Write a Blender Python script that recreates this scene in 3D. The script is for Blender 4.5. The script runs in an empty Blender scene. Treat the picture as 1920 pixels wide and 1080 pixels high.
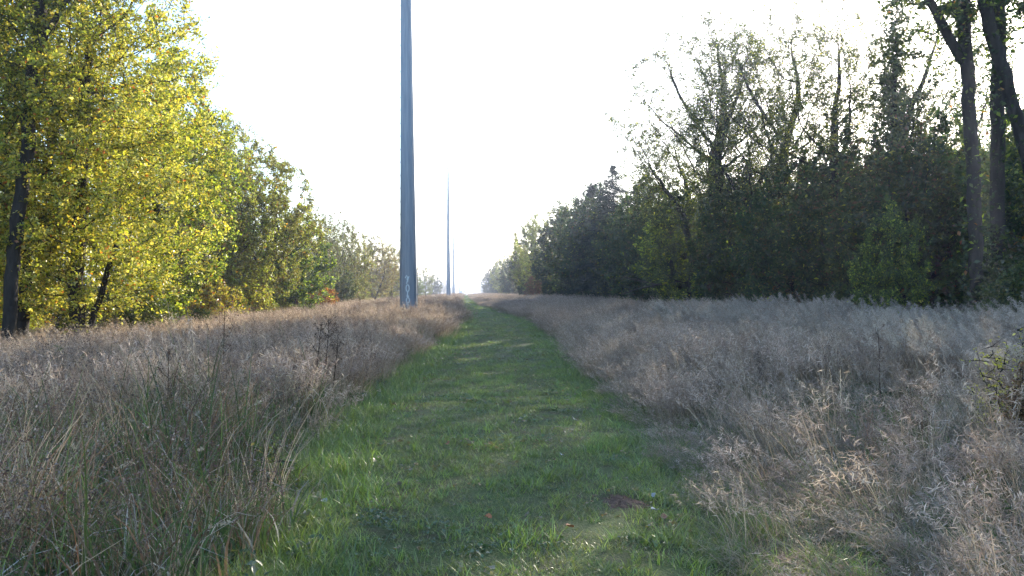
import bpy, math, random
import numpy as np
from mathutils import Vector, Matrix, Euler, noise
R = math.radians
scene = bpy.context.scene
C = scene.collection

# ------------------------------------------------------------------ camera, sky, sun, exposure
F_PX = 1650.0
CAM_H = 1.6
YAW = 2.95                                    # the camera looks this far right of the track's direction (+Y)
cam_d = bpy.data.cameras.new('camera'); cam = bpy.data.objects.new('camera', cam_d); C.objects.link(cam)
cam_d.lens = 36.0 * F_PX / 1920.0; cam_d.sensor_width = 36.0; cam_d.clip_start = 0.05; cam_d.clip_end = 12000
cam.location = (0, 0, CAM_H); cam.rotation_euler = (R(90.25), 0, R(-YAW))
scene.camera = cam

SUN_AZ, SUN_EL = 31.0, 17.0                   # azimuth clockwise from +Y
world = bpy.data.worlds.new('World'); scene.world = world; world.use_nodes = True
wn = world.node_tree; wn.nodes.clear()
sky = wn.nodes.new('ShaderNodeTexSky'); sky.sky_type = 'NISHITA'; sky.sun_disc = False
sky.sun_elevation = R(SUN_EL); sky.sun_rotation = R(SUN_AZ); sky.air_density = 1.0; sky.dust_density = 1.0; sky.ozone_density = 2.6
bg = wn.nodes.new('ShaderNodeBackground'); bg.inputs['Strength'].default_value = 0.15
wo = wn.nodes.new('ShaderNodeOutputWorld')
wn.links.new(sky.outputs[0], bg.inputs[0]); wn.links.new(bg.outputs[0], wo.inputs[0])
sun_d = bpy.data.lights.new('sun', 'SUN'); sun_d.energy = 4.6; sun_d.angle = R(0.53); sun_d.color = (1.0, 0.90, 0.74)
sun = bpy.data.objects.new('sun', sun_d); C.objects.link(sun)
sdir = Vector((math.sin(R(SUN_AZ)) * math.cos(R(SUN_EL)), math.cos(R(SUN_AZ)) * math.cos(R(SUN_EL)), math.sin(R(SUN_EL))))
sun.rotation_euler = sdir.to_track_quat('Z', 'Y').to_euler(); sun.location = sdir * 100
vs = scene.view_settings
vs.view_transform = 'Standard'; vs.look = 'None'; vs.gamma = 1.0; vs.use_curve_mapping = False; vs.exposure = 1.62
cy = scene.cycles
cy.use_denoising = True; cy.max_bounces = 7; cy.diffuse_bounces = 4; cy.transmission_bounces = 5; cy.glossy_bounces = 2
cy.volume_bounces = 0; cy.volume_step_rate = 10.0; cy.sample_clamp_indirect = 6.0

# ------------------------------------------------------------------ helpers
def tag(o, label=None, cat=None, group=None, kind=None):
    if label: o['label'] = label
    if cat: o['category'] = cat
    if group: o['group'] = group
    if kind: o['kind'] = kind
    return o

def X_at(px, y):                               # world x of a photograph column at distance y along the track
    return y * math.tan(math.atan((px - 960) / F_PX) + R(YAW))

def terr(x, y):
    x = np.asarray(x, float); y = np.asarray(y, float)
    near = np.clip(1 - np.abs(x - 0.5) / 8, 0, 1)
    h = 0.05 * np.sin(x * 0.31 + 1.3) * np.sin(y * 0.17 + 0.4) + 0.035 * np.sin(x * 0.9 + y * 0.23)
    h += near * (0.05 * np.sin(y * 0.62 + 0.9 + 1.4 * np.sin(y * .21)) * (0.6 + 0.6 * np.sin(y * .37 + x * .5)) * np.clip((y - 12) / 12, 0, 1) * np.clip((70 - y) / 30, 0, 1))
    h += -0.16 * np.exp(-((y - 44) / 14.0) ** 2) * near + 0.10 * np.exp(-((y - 74) / 12.0) ** 2) * np.clip(1.3 - near, 0, 1)
    return h * np.clip((400 - np.abs(y)) / 200, 0, 1)

PC_Y = [-10, 0, 5, 9, 17, 30, 46, 60, 75, 100, 200, 600]
PC_X = [0.20, 0.22, 0.25, 0.29, 0.50, 1.2, 1.75, 1.55, 0.95, 0.35, 0.0, -0.5]
PC_W = [1.33, 1.33, 1.33, 1.68, 1.92, 1.9, 1.8, 1.5, 1.2, 1.1, 1.0, 1.0]
def path_c(y): return np.interp(y, PC_Y, PC_X)
def path_w(y): return np.interp(y, PC_Y, PC_W)

def mesh_np(name, verts, faces, mat, cols=None, smooth=False, parent=None, link=True, nper=None):
    """faces: (n,3) or (n,4) array, or a list of such arrays"""
    me = bpy.data.meshes.new(name)
    verts = np.ascontiguousarray(verts, dtype=np.float32)
    fl = faces if isinstance(faces, list) else [faces]
    fl = [np.asarray(f, dtype=np.int32) for f in fl if len(f)]
    me.vertices.add(len(verts)); me.vertices.foreach_set('co', verts.ravel())
    loops = np.concatenate([f.ravel() for f in fl]); tot = np.concatenate([np.full(len(f), f.shape[1], np.int32) for f in fl])
    start = np.concatenate([[0], np.cumsum(tot)[:-1]]).astype(np.int32)
    me.loops.add(len(loops)); me.loops.foreach_set('vertex_index', loops)
    me.polygons.add(len(tot)); me.polygons.foreach_set('loop_start', start)
    if cols is not None:
        a = me.color_attributes.new('tint', 'FLOAT_COLOR', 'POINT')
        c4 = np.ones((len(verts), 4), np.float32); c4[:, :3] = cols
        a.data.foreach_set('color', c4.ravel())
    me.update(calc_edges=True)
    if smooth: me.polygons.foreach_set('use_smooth', np.ones(len(tot), bool))
    me.materials.append(mat)
    o = bpy.data.objects.new(name, me)
    if link: C.objects.link(o)
    if parent: o.parent = parent
    return o

# ------------------------------------------------------------------ materials
def new_mat(name):
    m = bpy.data.materials.new(name); m.use_nodes = True
    nt = m.node_tree; nt.nodes.clear()
    return m, nt, nt.nodes.new('ShaderNodeOutputMaterial')

def leaf_mat(name, trans=0.5, rand=0.25, gloss=0.06, hue=0.03, tcol=(1.15, 1.1, 0.7)):
    m, nt, out = new_mat(name)
    N, L = nt.nodes.new, nt.links.new
    at = N('ShaderNodeAttribute'); at.attribute_name = 'tint'
    oi = N('ShaderNodeObjectInfo')
    hs = N('ShaderNodeHueSaturation')
    mr = N('ShaderNodeMapRange'); mr.inputs['To Min'].default_value = 1 - rand; mr.inputs['To Max'].default_value = 1 + rand
    mh = N('ShaderNodeMapRange'); mh.inputs['To Min'].default_value = 0.5 - hue; mh.inputs['To Max'].default_value = 0.5 + hue
    ml = N('ShaderNodeMath'); ml.operation = 'MULTIPLY'; ml.inputs[1].default_value = 7.31
    fr = N('ShaderNodeMath'); fr.operation = 'FRACT'
    L(oi.outputs['Random'], mr.inputs['Value']); L(oi.outputs['Random'], ml.inputs[0]); L(ml.outputs[0], fr.inputs[0]); L(fr.outputs[0], mh.inputs['Value'])
    L(mr.outputs[0], hs.inputs['Value']); L(mh.outputs[0], hs.inputs['Hue']); L(at.outputs['Color'], hs.inputs['Color'])
    df = N('ShaderNodeBsdfDiffuse'); tr = N('ShaderNodeBsdfTranslucent'); gl = N('ShaderNodeBsdfGlossy'); gl.inputs['Roughness'].default_value = 0.38
    gl.inputs['Color'].default_value = (0.9, 0.9, 0.9, 1)
    tm = N('ShaderNodeMix'); tm.data_type = 'RGBA'; tm.blend_type = 'MULTIPLY'; tm.inputs[0].default_value = 1.0
    tm.inputs[7].default_value = (*tcol, 1)
    L(hs.outputs[0], df.inputs['Color']); L(hs.outputs[0], tm.inputs[6]); L(tm.outputs[2], tr.inputs['Color'])
    mx = N('ShaderNodeMixShader'); mx.inputs[0].default_value = trans
    L(df.outputs[0], mx.inputs[1]); L(tr.outputs[0], mx.inputs[2])
    m2 = N('ShaderNodeMixShader'); m2.inputs[0].default_value = gloss
    L(mx.outputs[0], m2.inputs[1]); L(gl.outputs[0], m2.inputs[2]); L(m2.outputs[0], out.inputs[0])
    return m

def noise_mat(name, c1, c2, c3=None, scale=5.0, rough=0.9, bump=0.3, bscale=30.0, stretch=(1, 1, 1), coords='Object', metallic=0.0, detail=6):
    m, nt, out = new_mat(name)
    N, L = nt.nodes.new, nt.links.new
    tc = N('ShaderNodeTexCoord'); mp = N('ShaderNodeMapping'); mp.inputs['Scale'].default_value = stretch
    L(tc.outputs[coords], mp.inputs[0])
    n1 = N('ShaderNodeTexNoise'); n1.inputs['Scale'].default_value = scale; n1.inputs['Detail'].default_value = detail; n1.inputs['Roughness'].default_value = 0.65
    n2 = N('ShaderNodeTexNoise'); n2.inputs['Scale'].default_value = bscale; n2.inputs['Detail'].default_value = 8
    L(mp.outputs[0], n1.inputs['Vector']); L(mp.outputs[0], n2.inputs['Vector'])
    cr = N('ShaderNodeValToRGB'); e = cr.color_ramp.elements
    e[0].position = 0.32; e[0].color = (*c1, 1); e[1].position = 0.68; e[1].color = (*(c3 or c2), 1)
    if c3: k = cr.color_ramp.elements.new(0.5); k.color = (*c2, 1)
    L(n1.outputs[0], cr.inputs[0])
    mx = N('ShaderNodeMix'); mx.data_type = 'RGBA'; mx.blend_type = 'OVERLAY'; mx.inputs[0].default_value = 0.5
    L(cr.outputs[0], mx.inputs[6]); L(n2.outputs[0], mx.inputs[7])
    p = N('ShaderNodeBsdfPrincipled'); p.inputs['Roughness'].default_value = rough; p.inputs['Metallic'].default_value = metallic
    p.inputs['Specular IOR Level'].default_value = 0.25
    L(mx.outputs[2], p.inputs['Base Color'])
    if bump:
        b = N('ShaderNodeBump'); b.inputs['Strength'].default_value = bump; b.inputs['Distance'].default_value = 0.03
        L(n2.outputs[0], b.inputs['Height']); L(b.outputs[0], p.inputs['Normal'])
    L(p.outputs[0], out.inputs[0])
    return m

M_ground = noise_mat('soil_and_thatch', (0.045, 0.040, 0.022), (0.085, 0.068, 0.040), (0.060, 0.075, 0.028), scale=1.6, bump=0.8, bscale=14)
M_path = noise_mat('mown_turf', (0.080, 0.070, 0.036), (0.080, 0.105, 0.034), (0.080, 0.125, 0.032), scale=2.6, bump=1.0, bscale=60)
M_hill = noise_mat('far_woodland', (0.03, 0.05, 0.03), (0.06, 0.075, 0.04), scale=0.01, bump=0)
M_bark = noise_mat('grey_brown_bark', (0.050, 0.040, 0.032), (0.115, 0.095, 0.075), scale=5, bump=1.0, bscale=13, stretch=(1, 1, 0.22))
M_bark_dark = noise_mat('dark_bark', (0.020, 0.017, 0.015), (0.055, 0.046, 0.038), scale=5, bump=1.0, bscale=12, stretch=(1, 1, 0.25))
M_twig = noise_mat('twig_bark', (0.060, 0.048, 0.038), (0.11, 0.09, 0.07), scale=3, bump=0)
M_leaf = leaf_mat('leaves', trans=0.55, rand=0.18, gloss=0.05, tcol=(1.15, 1.15, 0.65))
M_conifer = leaf_mat('conifer_sprays', trans=0.22, rand=0.15, gloss=0.03)
M_dry = leaf_mat('dry_grass', trans=0.42, rand=0.34, gloss=0.012, hue=0.012, tcol=(1.05, 1.0, 0.85))
M_green = leaf_mat('green_grass', trans=0.42, rand=0.25, gloss=0.09, hue=0.02, tcol=(1.0, 1.12, 0.6))

# ------------------------------------------------------------------ the setting: ground, path, far hills
def graded(a, b, fine, grow, lim):
    v = [0.0]; s = fine
    while v[-1] < b: v.append(v[-1] + s); s = min(s * grow, lim)
    return np.array(v)
gy = graded(0, 4500, 0.5, 1.018, 160); gy = np.concatenate([-graded(0, 400, 2, 1.4, 120)[:0:-1], gy])
gx = graded(0, 3500, 0.6, 1.05, 160); gx = np.concatenate([-gx[:0:-1], gx])
GX, GY = np.meshgrid(gx, gy)
gv = np.stack([GX, GY, terr(GX, GY) - 0.01], -1).reshape(-1, 3)
nx, ny = len(gx), len(gy)
ii = (np.arange(ny - 1)[:, None] * nx + np.arange(nx - 1)[None]).ravel()
tag(mesh_np('ground', gv, np.stack([ii, ii + 1, ii + nx + 1, ii + nx], 1), M_ground, smooth=True), kind='structure')
py = graded(0, 420, 0.4, 1.01, 3) - 2; px_ = np.linspace(-1, 1, 15)
PY, PU = np.meshgrid(py, px_, indexing='ij')
PX = path_c(PY) + PU * (path_w(PY) + 0.25)
pv = np.stack([PX, PY, terr(PX, PY) + 0.02 - 0.05 * np.abs(PU) ** 6], -1).reshape(-1, 3)
ii = (np.arange(len(py) - 1)[:, None] * 15 + np.arange(14)[None]).ravel()
tag(mesh_np('path', pv, np.stack([ii, ii + 1, ii + 16, ii + 15], 1), M_path, smooth=True), kind='structure')
# low wooded ridge on the horizon
rng = np.random.default_rng(5)
hx = np.linspace(-3000, 3300, 500)
top = 22 + 5 * np.sin(hx * 0.0021 + 1) + 3 * np.sin(hx * 0.0083) + rng.normal(0, 1.1, 500)
hv = []
for k, (yy, s) in enumerate([(2500, 0), (2600, 0.55), (2720, 0.92), (2850, 1.0), (3300, 0.7)]):
    hv.append(np.stack([hx, np.full(500, yy), top * s - 0.5 * (s == 0)], 1))
hv = np.concatenate(hv); ii = (np.arange(4)[:, None] * 500 + np.arange(499)[None]).ravel()
tag(mesh_np('hills', hv, np.stack([ii, ii + 1, ii + 501, ii + 500], 1), M_hill, smooth=True), kind='structure')

# ------------------------------------------------------------------ trees: space colonisation skeleton, tube branches, leaf blades
def colonise(attr, nodes, parents, D=0.3, kill=0.55, infl=4.0, iters=110, trop=(0, 0, 0.05), jit=0.12, rng=None):
    P = np.zeros((16000, 3)); n = len(nodes); P[:n] = nodes; par = list(parents); kids = np.zeros(16000, int)
    A = attr.copy(); nd = np.full(len(A), 1e9); ni = np.zeros(len(A), int)
    def upd(lo, hi):
        nonlocal nd, ni
        d = np.linalg.norm(A[:, None] - P[None, lo:hi], axis=2); k = d.argmin(1); dm = d[np.arange(len(A)), k]
        m = dm < nd; nd[m] = dm[m]; ni[m] = k[m] + lo
    upd(0, n); trop = np.array(trop)
    for it in range(iters):
        if len(A) == 0 or n > 15000: break
        act = nd < infl if (nd < infl).any() else nd < nd.min() + 1.0
        V = A[act] - P[ni[act]]; V /= np.linalg.norm(V, axis=1)[:, None] + 1e-9
        acc = np.zeros((n, 3)); np.add.at(acc, ni[act], V)
        g = np.unique(ni[act]); g = g[kids[g] < 3]
        if len(g) == 0: break
        dv = acc[g]; dv /= np.linalg.norm(dv, axis=1)[:, None] + 1e-9
        dv = dv + trop + rng.normal(0, jit, dv.shape); dv /= np.linalg.norm(dv, axis=1)[:, None] + 1e-9
        m = len(g); 
        if n + m > 15900: break
        P[n:n + m] = P[g] + dv * D; par += list(g); kids[g] += 1
        upd(n, n + m); n += m
        keep = nd > kill; A, nd, ni = A[keep], nd[keep], ni[keep]
    return P[:n], np.array(par)

def tubes(P, par, rad, sel, k):
    """tube segments for the edges parent->node in sel; rings are shared in place along main stems"""
    n = len(P); main = np.full(n, -1)
    order = np.argsort(rad)
    for i in order:
        if par[i] >= 0: main[par[i]] = i
    d = np.zeros((n, 3)); has = par >= 0
    d[has] = P[has] - P[par[has]]; d /= np.linalg.norm(d, axis=1)[:, None] + 1e-9
    d[~has] = (0, 0, 1)
    dn = d.copy(); mk = main >= 0; dn[mk] = d[mk] + d[main[mk]]; dn /= np.linalg.norm(dn, axis=1)[:, None] + 1e-9
    ref = np.array([0.93, 0.36, 0.07])
    def frame(v):
        u = np.cross(v, ref); u /= np.linalg.norm(u, axis=1)[:, None] + 1e-9
        return u, np.cross(v, u)
    e = np.where(sel & has)[0]; p = par[e]; ismain = main[p] == e
    r0 = np.where(ismain, rad[p], np.minimum(rad[p], rad[e] * 1.15))
    u0, w0 = frame(np.where(ismain[:, None], dn[p], d[e])); u1, w1 = frame(dn[e])
    a = np.arange(k) * 2 * math.pi / k; ca, sa = np.cos(a)[None, :, None], np.sin(a)[None, :, None]
    A0 = P[p][:, None] + r0[:, None, None] * (u0[:, None] * ca + w0[:, None] * sa)
    A1 = P[e][:, None] + rad[e][:, None, None] * (u1[:, None] * ca + w1[:, None] * sa)
    V = np.concatenate([A0, A1], 1).reshape(-1, 3)
    b = (np.arange(len(e)) * 2 * k)[:, None]; j = np.arange(k)[None]; j2 = (j + 1) % k
    F = np.stack([b + j, b + j2, b + k + j2, b + k + j], -1).reshape(-1, 4)
    return V, F

def leaves(cen, size, rng, cols, upb=0.5, wid=0.55, fold=0.25, droop=0.0, svar=0.45):
    n = len(cen)
    nrm = rng.normal(0, 1, (n, 3)); nrm /= np.linalg.norm(nrm, axis=1)[:, None]; nrm[:, 2] = np.abs(nrm[:, 2]) + upb * rng.random(n)
    nrm /= np.linalg.norm(nrm, axis=1)[:, None]
    ax = rng.normal(0, 1, (n, 3)); ax[:, 2] -= droop; ax -= nrm * (ax * nrm).sum(1)[:, None]; ax /= np.linalg.norm(ax, axis=1)[:, None]
    sd = np.cross(nrm, ax); s = (size * (1 + svar * rng.normal(0, 1, n).clip(-1.5, 2)))[:, None]
    b = cen - ax * s * 0.5; t = cen + ax * s * 0.5 - nrm * s * 0.12; m = cen - ax * s * 0.03 - nrm * s * fold * 0.3
    l = cen - ax * s * 0.05 + sd * s * wid * 0.5 + nrm * s * fold * 0.3; r = cen - ax * s * 0.05 - sd * s * wid * 0.5 + nrm * s * fold * 0.3
    V = np.stack([b, l, t, r], 1).reshape(-1, 3)
    q = (np.arange(n) * 4)[:, None]
    F = np.concatenate([q + [0, 1, 2], q + [0, 2, 3]], 1).reshape(-1, 3)
    return V, F, np.repeat(cols, 4, 0)

def pal(rng, n, palette, weights, jitter=0.18):
    p = np.array(palette); c = p[rng.choice(len(p), n, p=np.array(weights) / sum(weights))]
    return np.clip(c * (1 + rng.normal(0, jitter, (n, 1))) , 0.004, 0.9)

G_DARK, G_MID, G_OLV, G_LT = (0.040, 0.070, 0.022), (0.065, 0.105, 0.028), (0.115, 0.130, 0.032), (0.150, 0.190, 0.045)
Y_GRN, YEL, ORG, BRN, GREY = (0.38, 0.43, 0.06), (0.62, 0.54, 0.09), (0.45, 0.17, 0.03), (0.16, 0.10, 0.045), (0.15, 0.14, 0.10)

def make_tree(seed, H, prof, stems, n_attr, n_leaf, lsize, palette, weights, bark=None, base_r=0.2, D=0.3, kill=0.55, lspread=0.26,
              gap=0.0, gapscale=0.35, trop=(0, 0, 0.05), off=(0, 0), leafr=0.022, squash=(1, 1), extra=None, tipr=0.007, pipe=2.35, lmat=None, twigs=True, shell=0.6, upb=0.5):
    """prof: [(z, radius, cx, cy), ...]; stems: list of polylines; returns (trunk, branches, crown) unlinked objects"""
    rng = np.random.default_rng(seed); random.seed(seed)
    pz = np.array([p[0] for p in prof]); pr = np.array([p[1] for p in prof])
    pcx = np.array([p[2] if len(p) > 2 else off[0] for p in prof]); pcy = np.array([p[3] if len(p) > 3 else off[1] for p in prof])
    zs = np.linspace(pz[0], pz[-1], 200); w = np.interp(zs, pz, pr) ** 1.7; w /= w.sum()
    pts = []
    while len(pts) < n_attr:
        z = rng.choice(zs, 600, p=w) + rng.normal(0, 0.05, 600); a = rng.random(600) * 2 * math.pi
        rr = np.interp(z, pz, pr) * rng.random(600) ** shell
        x = np.interp(z, pz, pcx) + rr * np.cos(a) * squash[0]; y = np.interp(z, pz, pcy) + rr * np.sin(a) * squash[1]
        for q in zip(x, y, z):
            nv = noise.noise(Vector(q) * gapscale + Vector((seed * 3.1, 0, 0)))
            if nv > gap - 0.5 + rng.random() * 0.12: pts.append(q)
    A = np.array(pts[:n_attr])
    nodes, par = [], []
    for st in stems:
        st = [np.array(s, float) for s in st]; prev = -1
        if nodes and np.linalg.norm(np.array(nodes[0]) - st[0]) < 0.02: prev = 0; st0 = st[0]; first = False
        else: nodes.append(st[0]); par.append(-1); prev = len(nodes) - 1
        for a, b in zip(st[:-1], st[1:]):
            k = max(1, int(np.linalg.norm(b - a) / D))
            for i in range(1, k + 1):
                q = a + (b - a) * i / k + (rng.normal(0, 0.02, 3) * (1, 1, 0))
                nodes.append(q); par.append(prev); prev = len(nodes) - 1
    P, par = colonise(A, np.array(nodes), par, D=D, kill=kill, trop=trop, rng=rng)
    n = len(P); acc = np.zeros(n); ch = np.zeros(n, int)
    rp = np.zeros(n)
    for i in range(n - 1, -1, -1):
        if ch[i] == 0: acc[i] = tipr ** pipe
        rp[i] = acc[i] ** (1 / pipe)
        if par[i] >= 0: acc[par[i]] += acc[i] + (0.0009 ** pipe); ch[par[i]] += 1
    rad = rp.copy(); s = base_r / rad[0]
    rad = np.where(rad > tipr * 2, tipr * 2 + (rad - tipr * 2) * (base_r - tipr * 2) / max(1e-4, rad[0] - tipr * 2), rad)
    rad[P[:, 2] < 0.35] *= 1.0 + 0.5 * (0.35 - P[P[:, 2] < 0.35][:, 2]).clip(0, 0.6)
    thick = rad > min(0.045, base_r * 0.45)
    if (thick & (par >= 0)).sum() < 2: thick = rad > np.median(rad)
    V, Fq = tubes(P, par, rad, thick, 9)
    trunk = mesh_np('trunk', V, Fq, bark or M_bark, smooth=True, link=False)
    V, Fq = tubes(P, par, rad, ~thick, 4)
    vs_, fs_, o_ = [V], [Fq], len(V)
    small = np.where(rad < leafr)[0]
    # fine twigs that carry the leaves
    nt = len(small) * 3; src = small[rng.integers(0, len(small), nt)]
    tw = rng.normal(0, 1, (nt, 3)); tw[:, 2] += 0.15; tw /= np.linalg.norm(tw, axis=1)[:, None]; ln = rng.uniform(0.15, 0.55, nt) * lspread / 0.26
    B0 = P[src]; B1 = B0 + tw * ln[:, None]
    sd = np.cross(tw, rng.normal(0, 1, (nt, 3))); sd /= np.linalg.norm(sd, axis=1)[:, None] + 1e-9
    if twigs:
        TV = np.stack([B0 + sd * 0.006, B0 - sd * 0.006, B1], 1).reshape(-1, 3)
        TF = (np.arange(nt) * 3)[:, None] + [0, 1, 2] + o_
        vs_.append(TV); fs_.append(TF)
    branches = mesh_np('branches', np.concatenate(vs_), fs_, M_twig if bark is None else bark, smooth=False, link=False)
    # leaves along the twigs
    k = rng.integers(0, nt, n_leaf); t = rng.random(n_leaf)[:, None] ** 0.6
    cen = B0[k] * (1 - t) + B1[k] * t + rng.normal(0, 0.06 * lspread / 0.26, (n_leaf, 3))
    if extra is not None: cen = np.concatenate([cen, extra(rng)])
    cen = cen[cen[:, 2] > 0.08]
    cl = pal(rng, len(cen), palette, weights)
    # clump-scale tint: whole sprays turn at different times
    g = np.sin(cen[:, 0] * 1.3 + seed) * np.sin(cen[:, 1] * 1.1 + 2 * seed) * np.sin(cen[:, 2] * 1.2) 
    cl = cl * (1 + 0.22 * g[:, None]) 
    V, Fc, cc = leaves(cen, lsize, rng, cl, upb=upb)
    crown = mesh_np('crown', V, Fc, lmat or M_leaf, cols=cc, link=False)
    return trunk, branches, crown

def plant(parts, name, x, y, label, cat='tree', group=None, s=1.0, rz=0.0, sz=None, tilt=(0, 0), dz=0.0):
    r = bpy.data.objects.new(name, None); C.objects.link(r); r.empty_display_size = 0.3
    r.location = (x, y, float(terr(x, y)) - 0.04 + dz); r.rotation_euler = (tilt[0], tilt[1], rz); r.scale = (s, s, sz or s)
    tag(r, label, cat, group)
    for p in parts:
        c = p.copy(); c.name = p.name.split('.')[0]; C.objects.link(c); c.parent = r
    return r

def T(px, y, dx=0): return X_at(px, y) + dx

# hero: the yellow maple on the left edge, crown almost to the ground
MAPLE_PAL = ([Y_GRN, YEL, G_LT, ORG, (0.55, 0.54, 0.20)], [4.5, 3.2, 2.6, 0.3, 3.5])
maple = make_tree(11, 14, [(0.9, 1.6, 0.5, 0), (2, 2.9, .55, 0), (4, 3.35, .5, 0), (6.5, 3.4, .3, 0), (9, 2.9, 0, 0), (12, 1.9, -.3, 0), (13.6, 0.5, -.4, 0)],
                  [[(0, 0, 0), (-0.1, 0, 1.5), (0.0, 0.1, 4), (0.1, 0, 7)], [(0, 0, 0), (0.5, 0.2, 1.6), (1.0, 0.3, 3.6)]],
                  4000, 98000, 0.078, *MAPLE_PAL, bark=M_bark_dark, base_r=0.21, D=0.28, kill=0.45, gap=0.26, gapscale=0.5, trop=(0.02, 0, 0.03))
maple_b = make_tree(12, 11, [(0.8, 1.2), (2.5, 2.7), (5, 3.2), (8, 2.4), (10.8, 0.6)],
                  [[(0, 0, 0), (0.1, 0, 1.5), (0.0, 0.1, 4.5)]],
                  2400, 60000, 0.082, [Y_GRN, YEL, G_LT, G_OLV, ORG], [4, 2.6, 3, 2, .2], bark=M_bark_dark, base_r=0.15, D=0.3, kill=0.55, gap=0.2, gapscale=0.5)
# tall dark trunk in front of it, high open crown
def ivy_on(line, rr, n, spread):
    def f(rng):
        L = np.array(line, float); k = rng.integers(0, len(L) - 1, n); t = rng.random(n)[:, None]
        c = L[k] * (1 - t) + L[k + 1] * t; a = rng.random(n) * 2 * math.pi
        cl = 0.6 + 0.8 * np.abs(np.sin(c[:, 2] * 1.7)) * rng.random(n)
        return c + np.stack([np.cos(a), np.sin(a), np.zeros(n)], 1) * (rr + spread * cl * rng.random(n))[:, None]
    return f
ash_line = [(0, 0, 0), (0.12, 0, 2.2), (0.42, 0.0, 4.5), (0.55, 0, 6.2), (0.78, 0, 8.2)]
ash = make_tree(21, 15, [(5.5, 1.5, .6, 0), (8, 2.7, .9, 0), (11, 3.2, 1.1, 0), (14.5, 1.2, 1.2, 0)],
                [ash_line + [(0.65, 0.1, 10.5)], [(0, 0, 0), (0.12, 0, 2.2), (0.42, 0, 4.5), (0.55, 0, 6.2), (0.9, -0.1, 7.4), (1.7, -0.2, 8.6)]],
                1500, 16000, 0.09, [G_OLV, Y_GRN, G_LT, YEL], [4, 3, 3, 1], bark=M_bark_dark, base_r=0.185, D=0.3, kill=0.6, gap=0.3, gapscale=0.4)
# olive-green spreading tree
olive = make_tree(31, 10, [(1.0, 1.8), (2.5, 3.3), (5, 3.9), (7.5, 3.0), (9.8, 0.9)],
                  [[(0, 0, 0), (0.2, 0, 1.2), (0.5, 0.1, 2.8)], [(0, 0, 0), (-0.5, 0.1, 1.4), (-1.0, 0.2, 2.7)], [(0, 0, 0), (0.1, -.4, 1.4), (0.9, -0.5, 2.9)]],
                  2900, 78000, 0.088, [(0.22, 0.20, 0.06), (0.31, 0.28, 0.08), Y_GRN, (0.15, 0.15, 0.05), BRN, ORG], [4, 3.5, 2.6, 2, 1.2, .25], bark=M_bark_dark, base_r=0.2, D=0.3, kill=0.55, gap=0.24, gapscale=0.45)
# twiggy, half bare grey tree
grey = make_tree(41, 9.5, [(1.2, 1.2), (3, 2.3), (6, 2.8), (8, 2.0), (9.6, 0.6)],
                 [[(0, 0, 0), (0.0, 0, 1.2), (0.2, 0.1, 3.0)], [(0, 0, 0), (-0.3, 0.1, 1.5), (-0.8, 0.2, 3.0)]],
                 2200, 17000, 0.10, [GREY, G_OLV, BRN, (0.20, 0.20, 0.10), G_LT], [3, 2.5, 2, 2, 1.5], base_r=0.16, D=0.3, kill=0.5, gap=0.2, gapscale=0.5)
# rounded pale tree
pale = make_tree(51, 9, [(0.7, 1.3), (2.5, 2.5), (5, 2.7), (7.5, 1.9), (9, 0.5)],
                 [[(0, 0, 0), (0.0, 0, 1.2), (0.1, 0.1, 3.2)]],
                 1800, 30000, 0.105, [G_LT, G_OLV, (0.25, 0.20, 0.08), Y_GRN, BRN], [2, 3, 3, 1.2, 1.3], base_r=0.15, D=0.32, kill=0.58, gap=0.2, gapscale=0.55)
# right side: tall open multi-stemmed tree, thin leaves
openA = make_tree(61, 14.5, [(3.0, 2.0), (6, 3.6, -.3, 0), (9.5, 4.4, -.6, 0), (12.3, 3.4, -.4, 0), (14.4, 1.2, 0, 0)],
                  [[(0, 0, 0), (0.1, 0, 2.5), (0.3, 0.1, 5.0), (0.2, 0, 7.5)], [(0, 0, 0), (-0.5, 0.1, 2.4), (-1.5, 0.2, 5.6)],
                   [(0, 0, 0), (0.5, -.2, 2.2), (1.4, -0.4, 5.6)], [(0, 0, 0), (-0.2, .5, 2.4), (-0.4, 1.2, 5.0)]],
                  3600, 62000, 0.072, [G_MID, G_OLV, G_DARK, Y_GRN, BRN], [4, 3, 2, 0.7, 0.6], bark=M_bark_dark, base_r=0.40, D=0.32, kill=0.5, gap=0.14, gapscale=0.42, trop=(0, 0, 0.12))
openB = make_tree(62, 13, [(3.0, 1.6), (6, 2.7), (9, 3.3), (11.3, 2.6), (13.2, 0.8)],
                  [[(0, 0, 0), (0.0, 0, 3), (-0.3, 0.1, 6.0)], [(0, 0, 0), (0.4, 0.1, 2.4), (1.3, 0.2, 5.6), (1.5, .2, 7.5)]],
                  2900, 36000, 0.072, [G_MID, G_OLV, G_DARK, Y_GRN], [4, 3, 2, 0.8], bark=M_bark_dark, base_r=0.32, D=0.32, kill=0.5, gap=0.2, gapscale=0.45, trop=(0, 0, 0.12))
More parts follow.
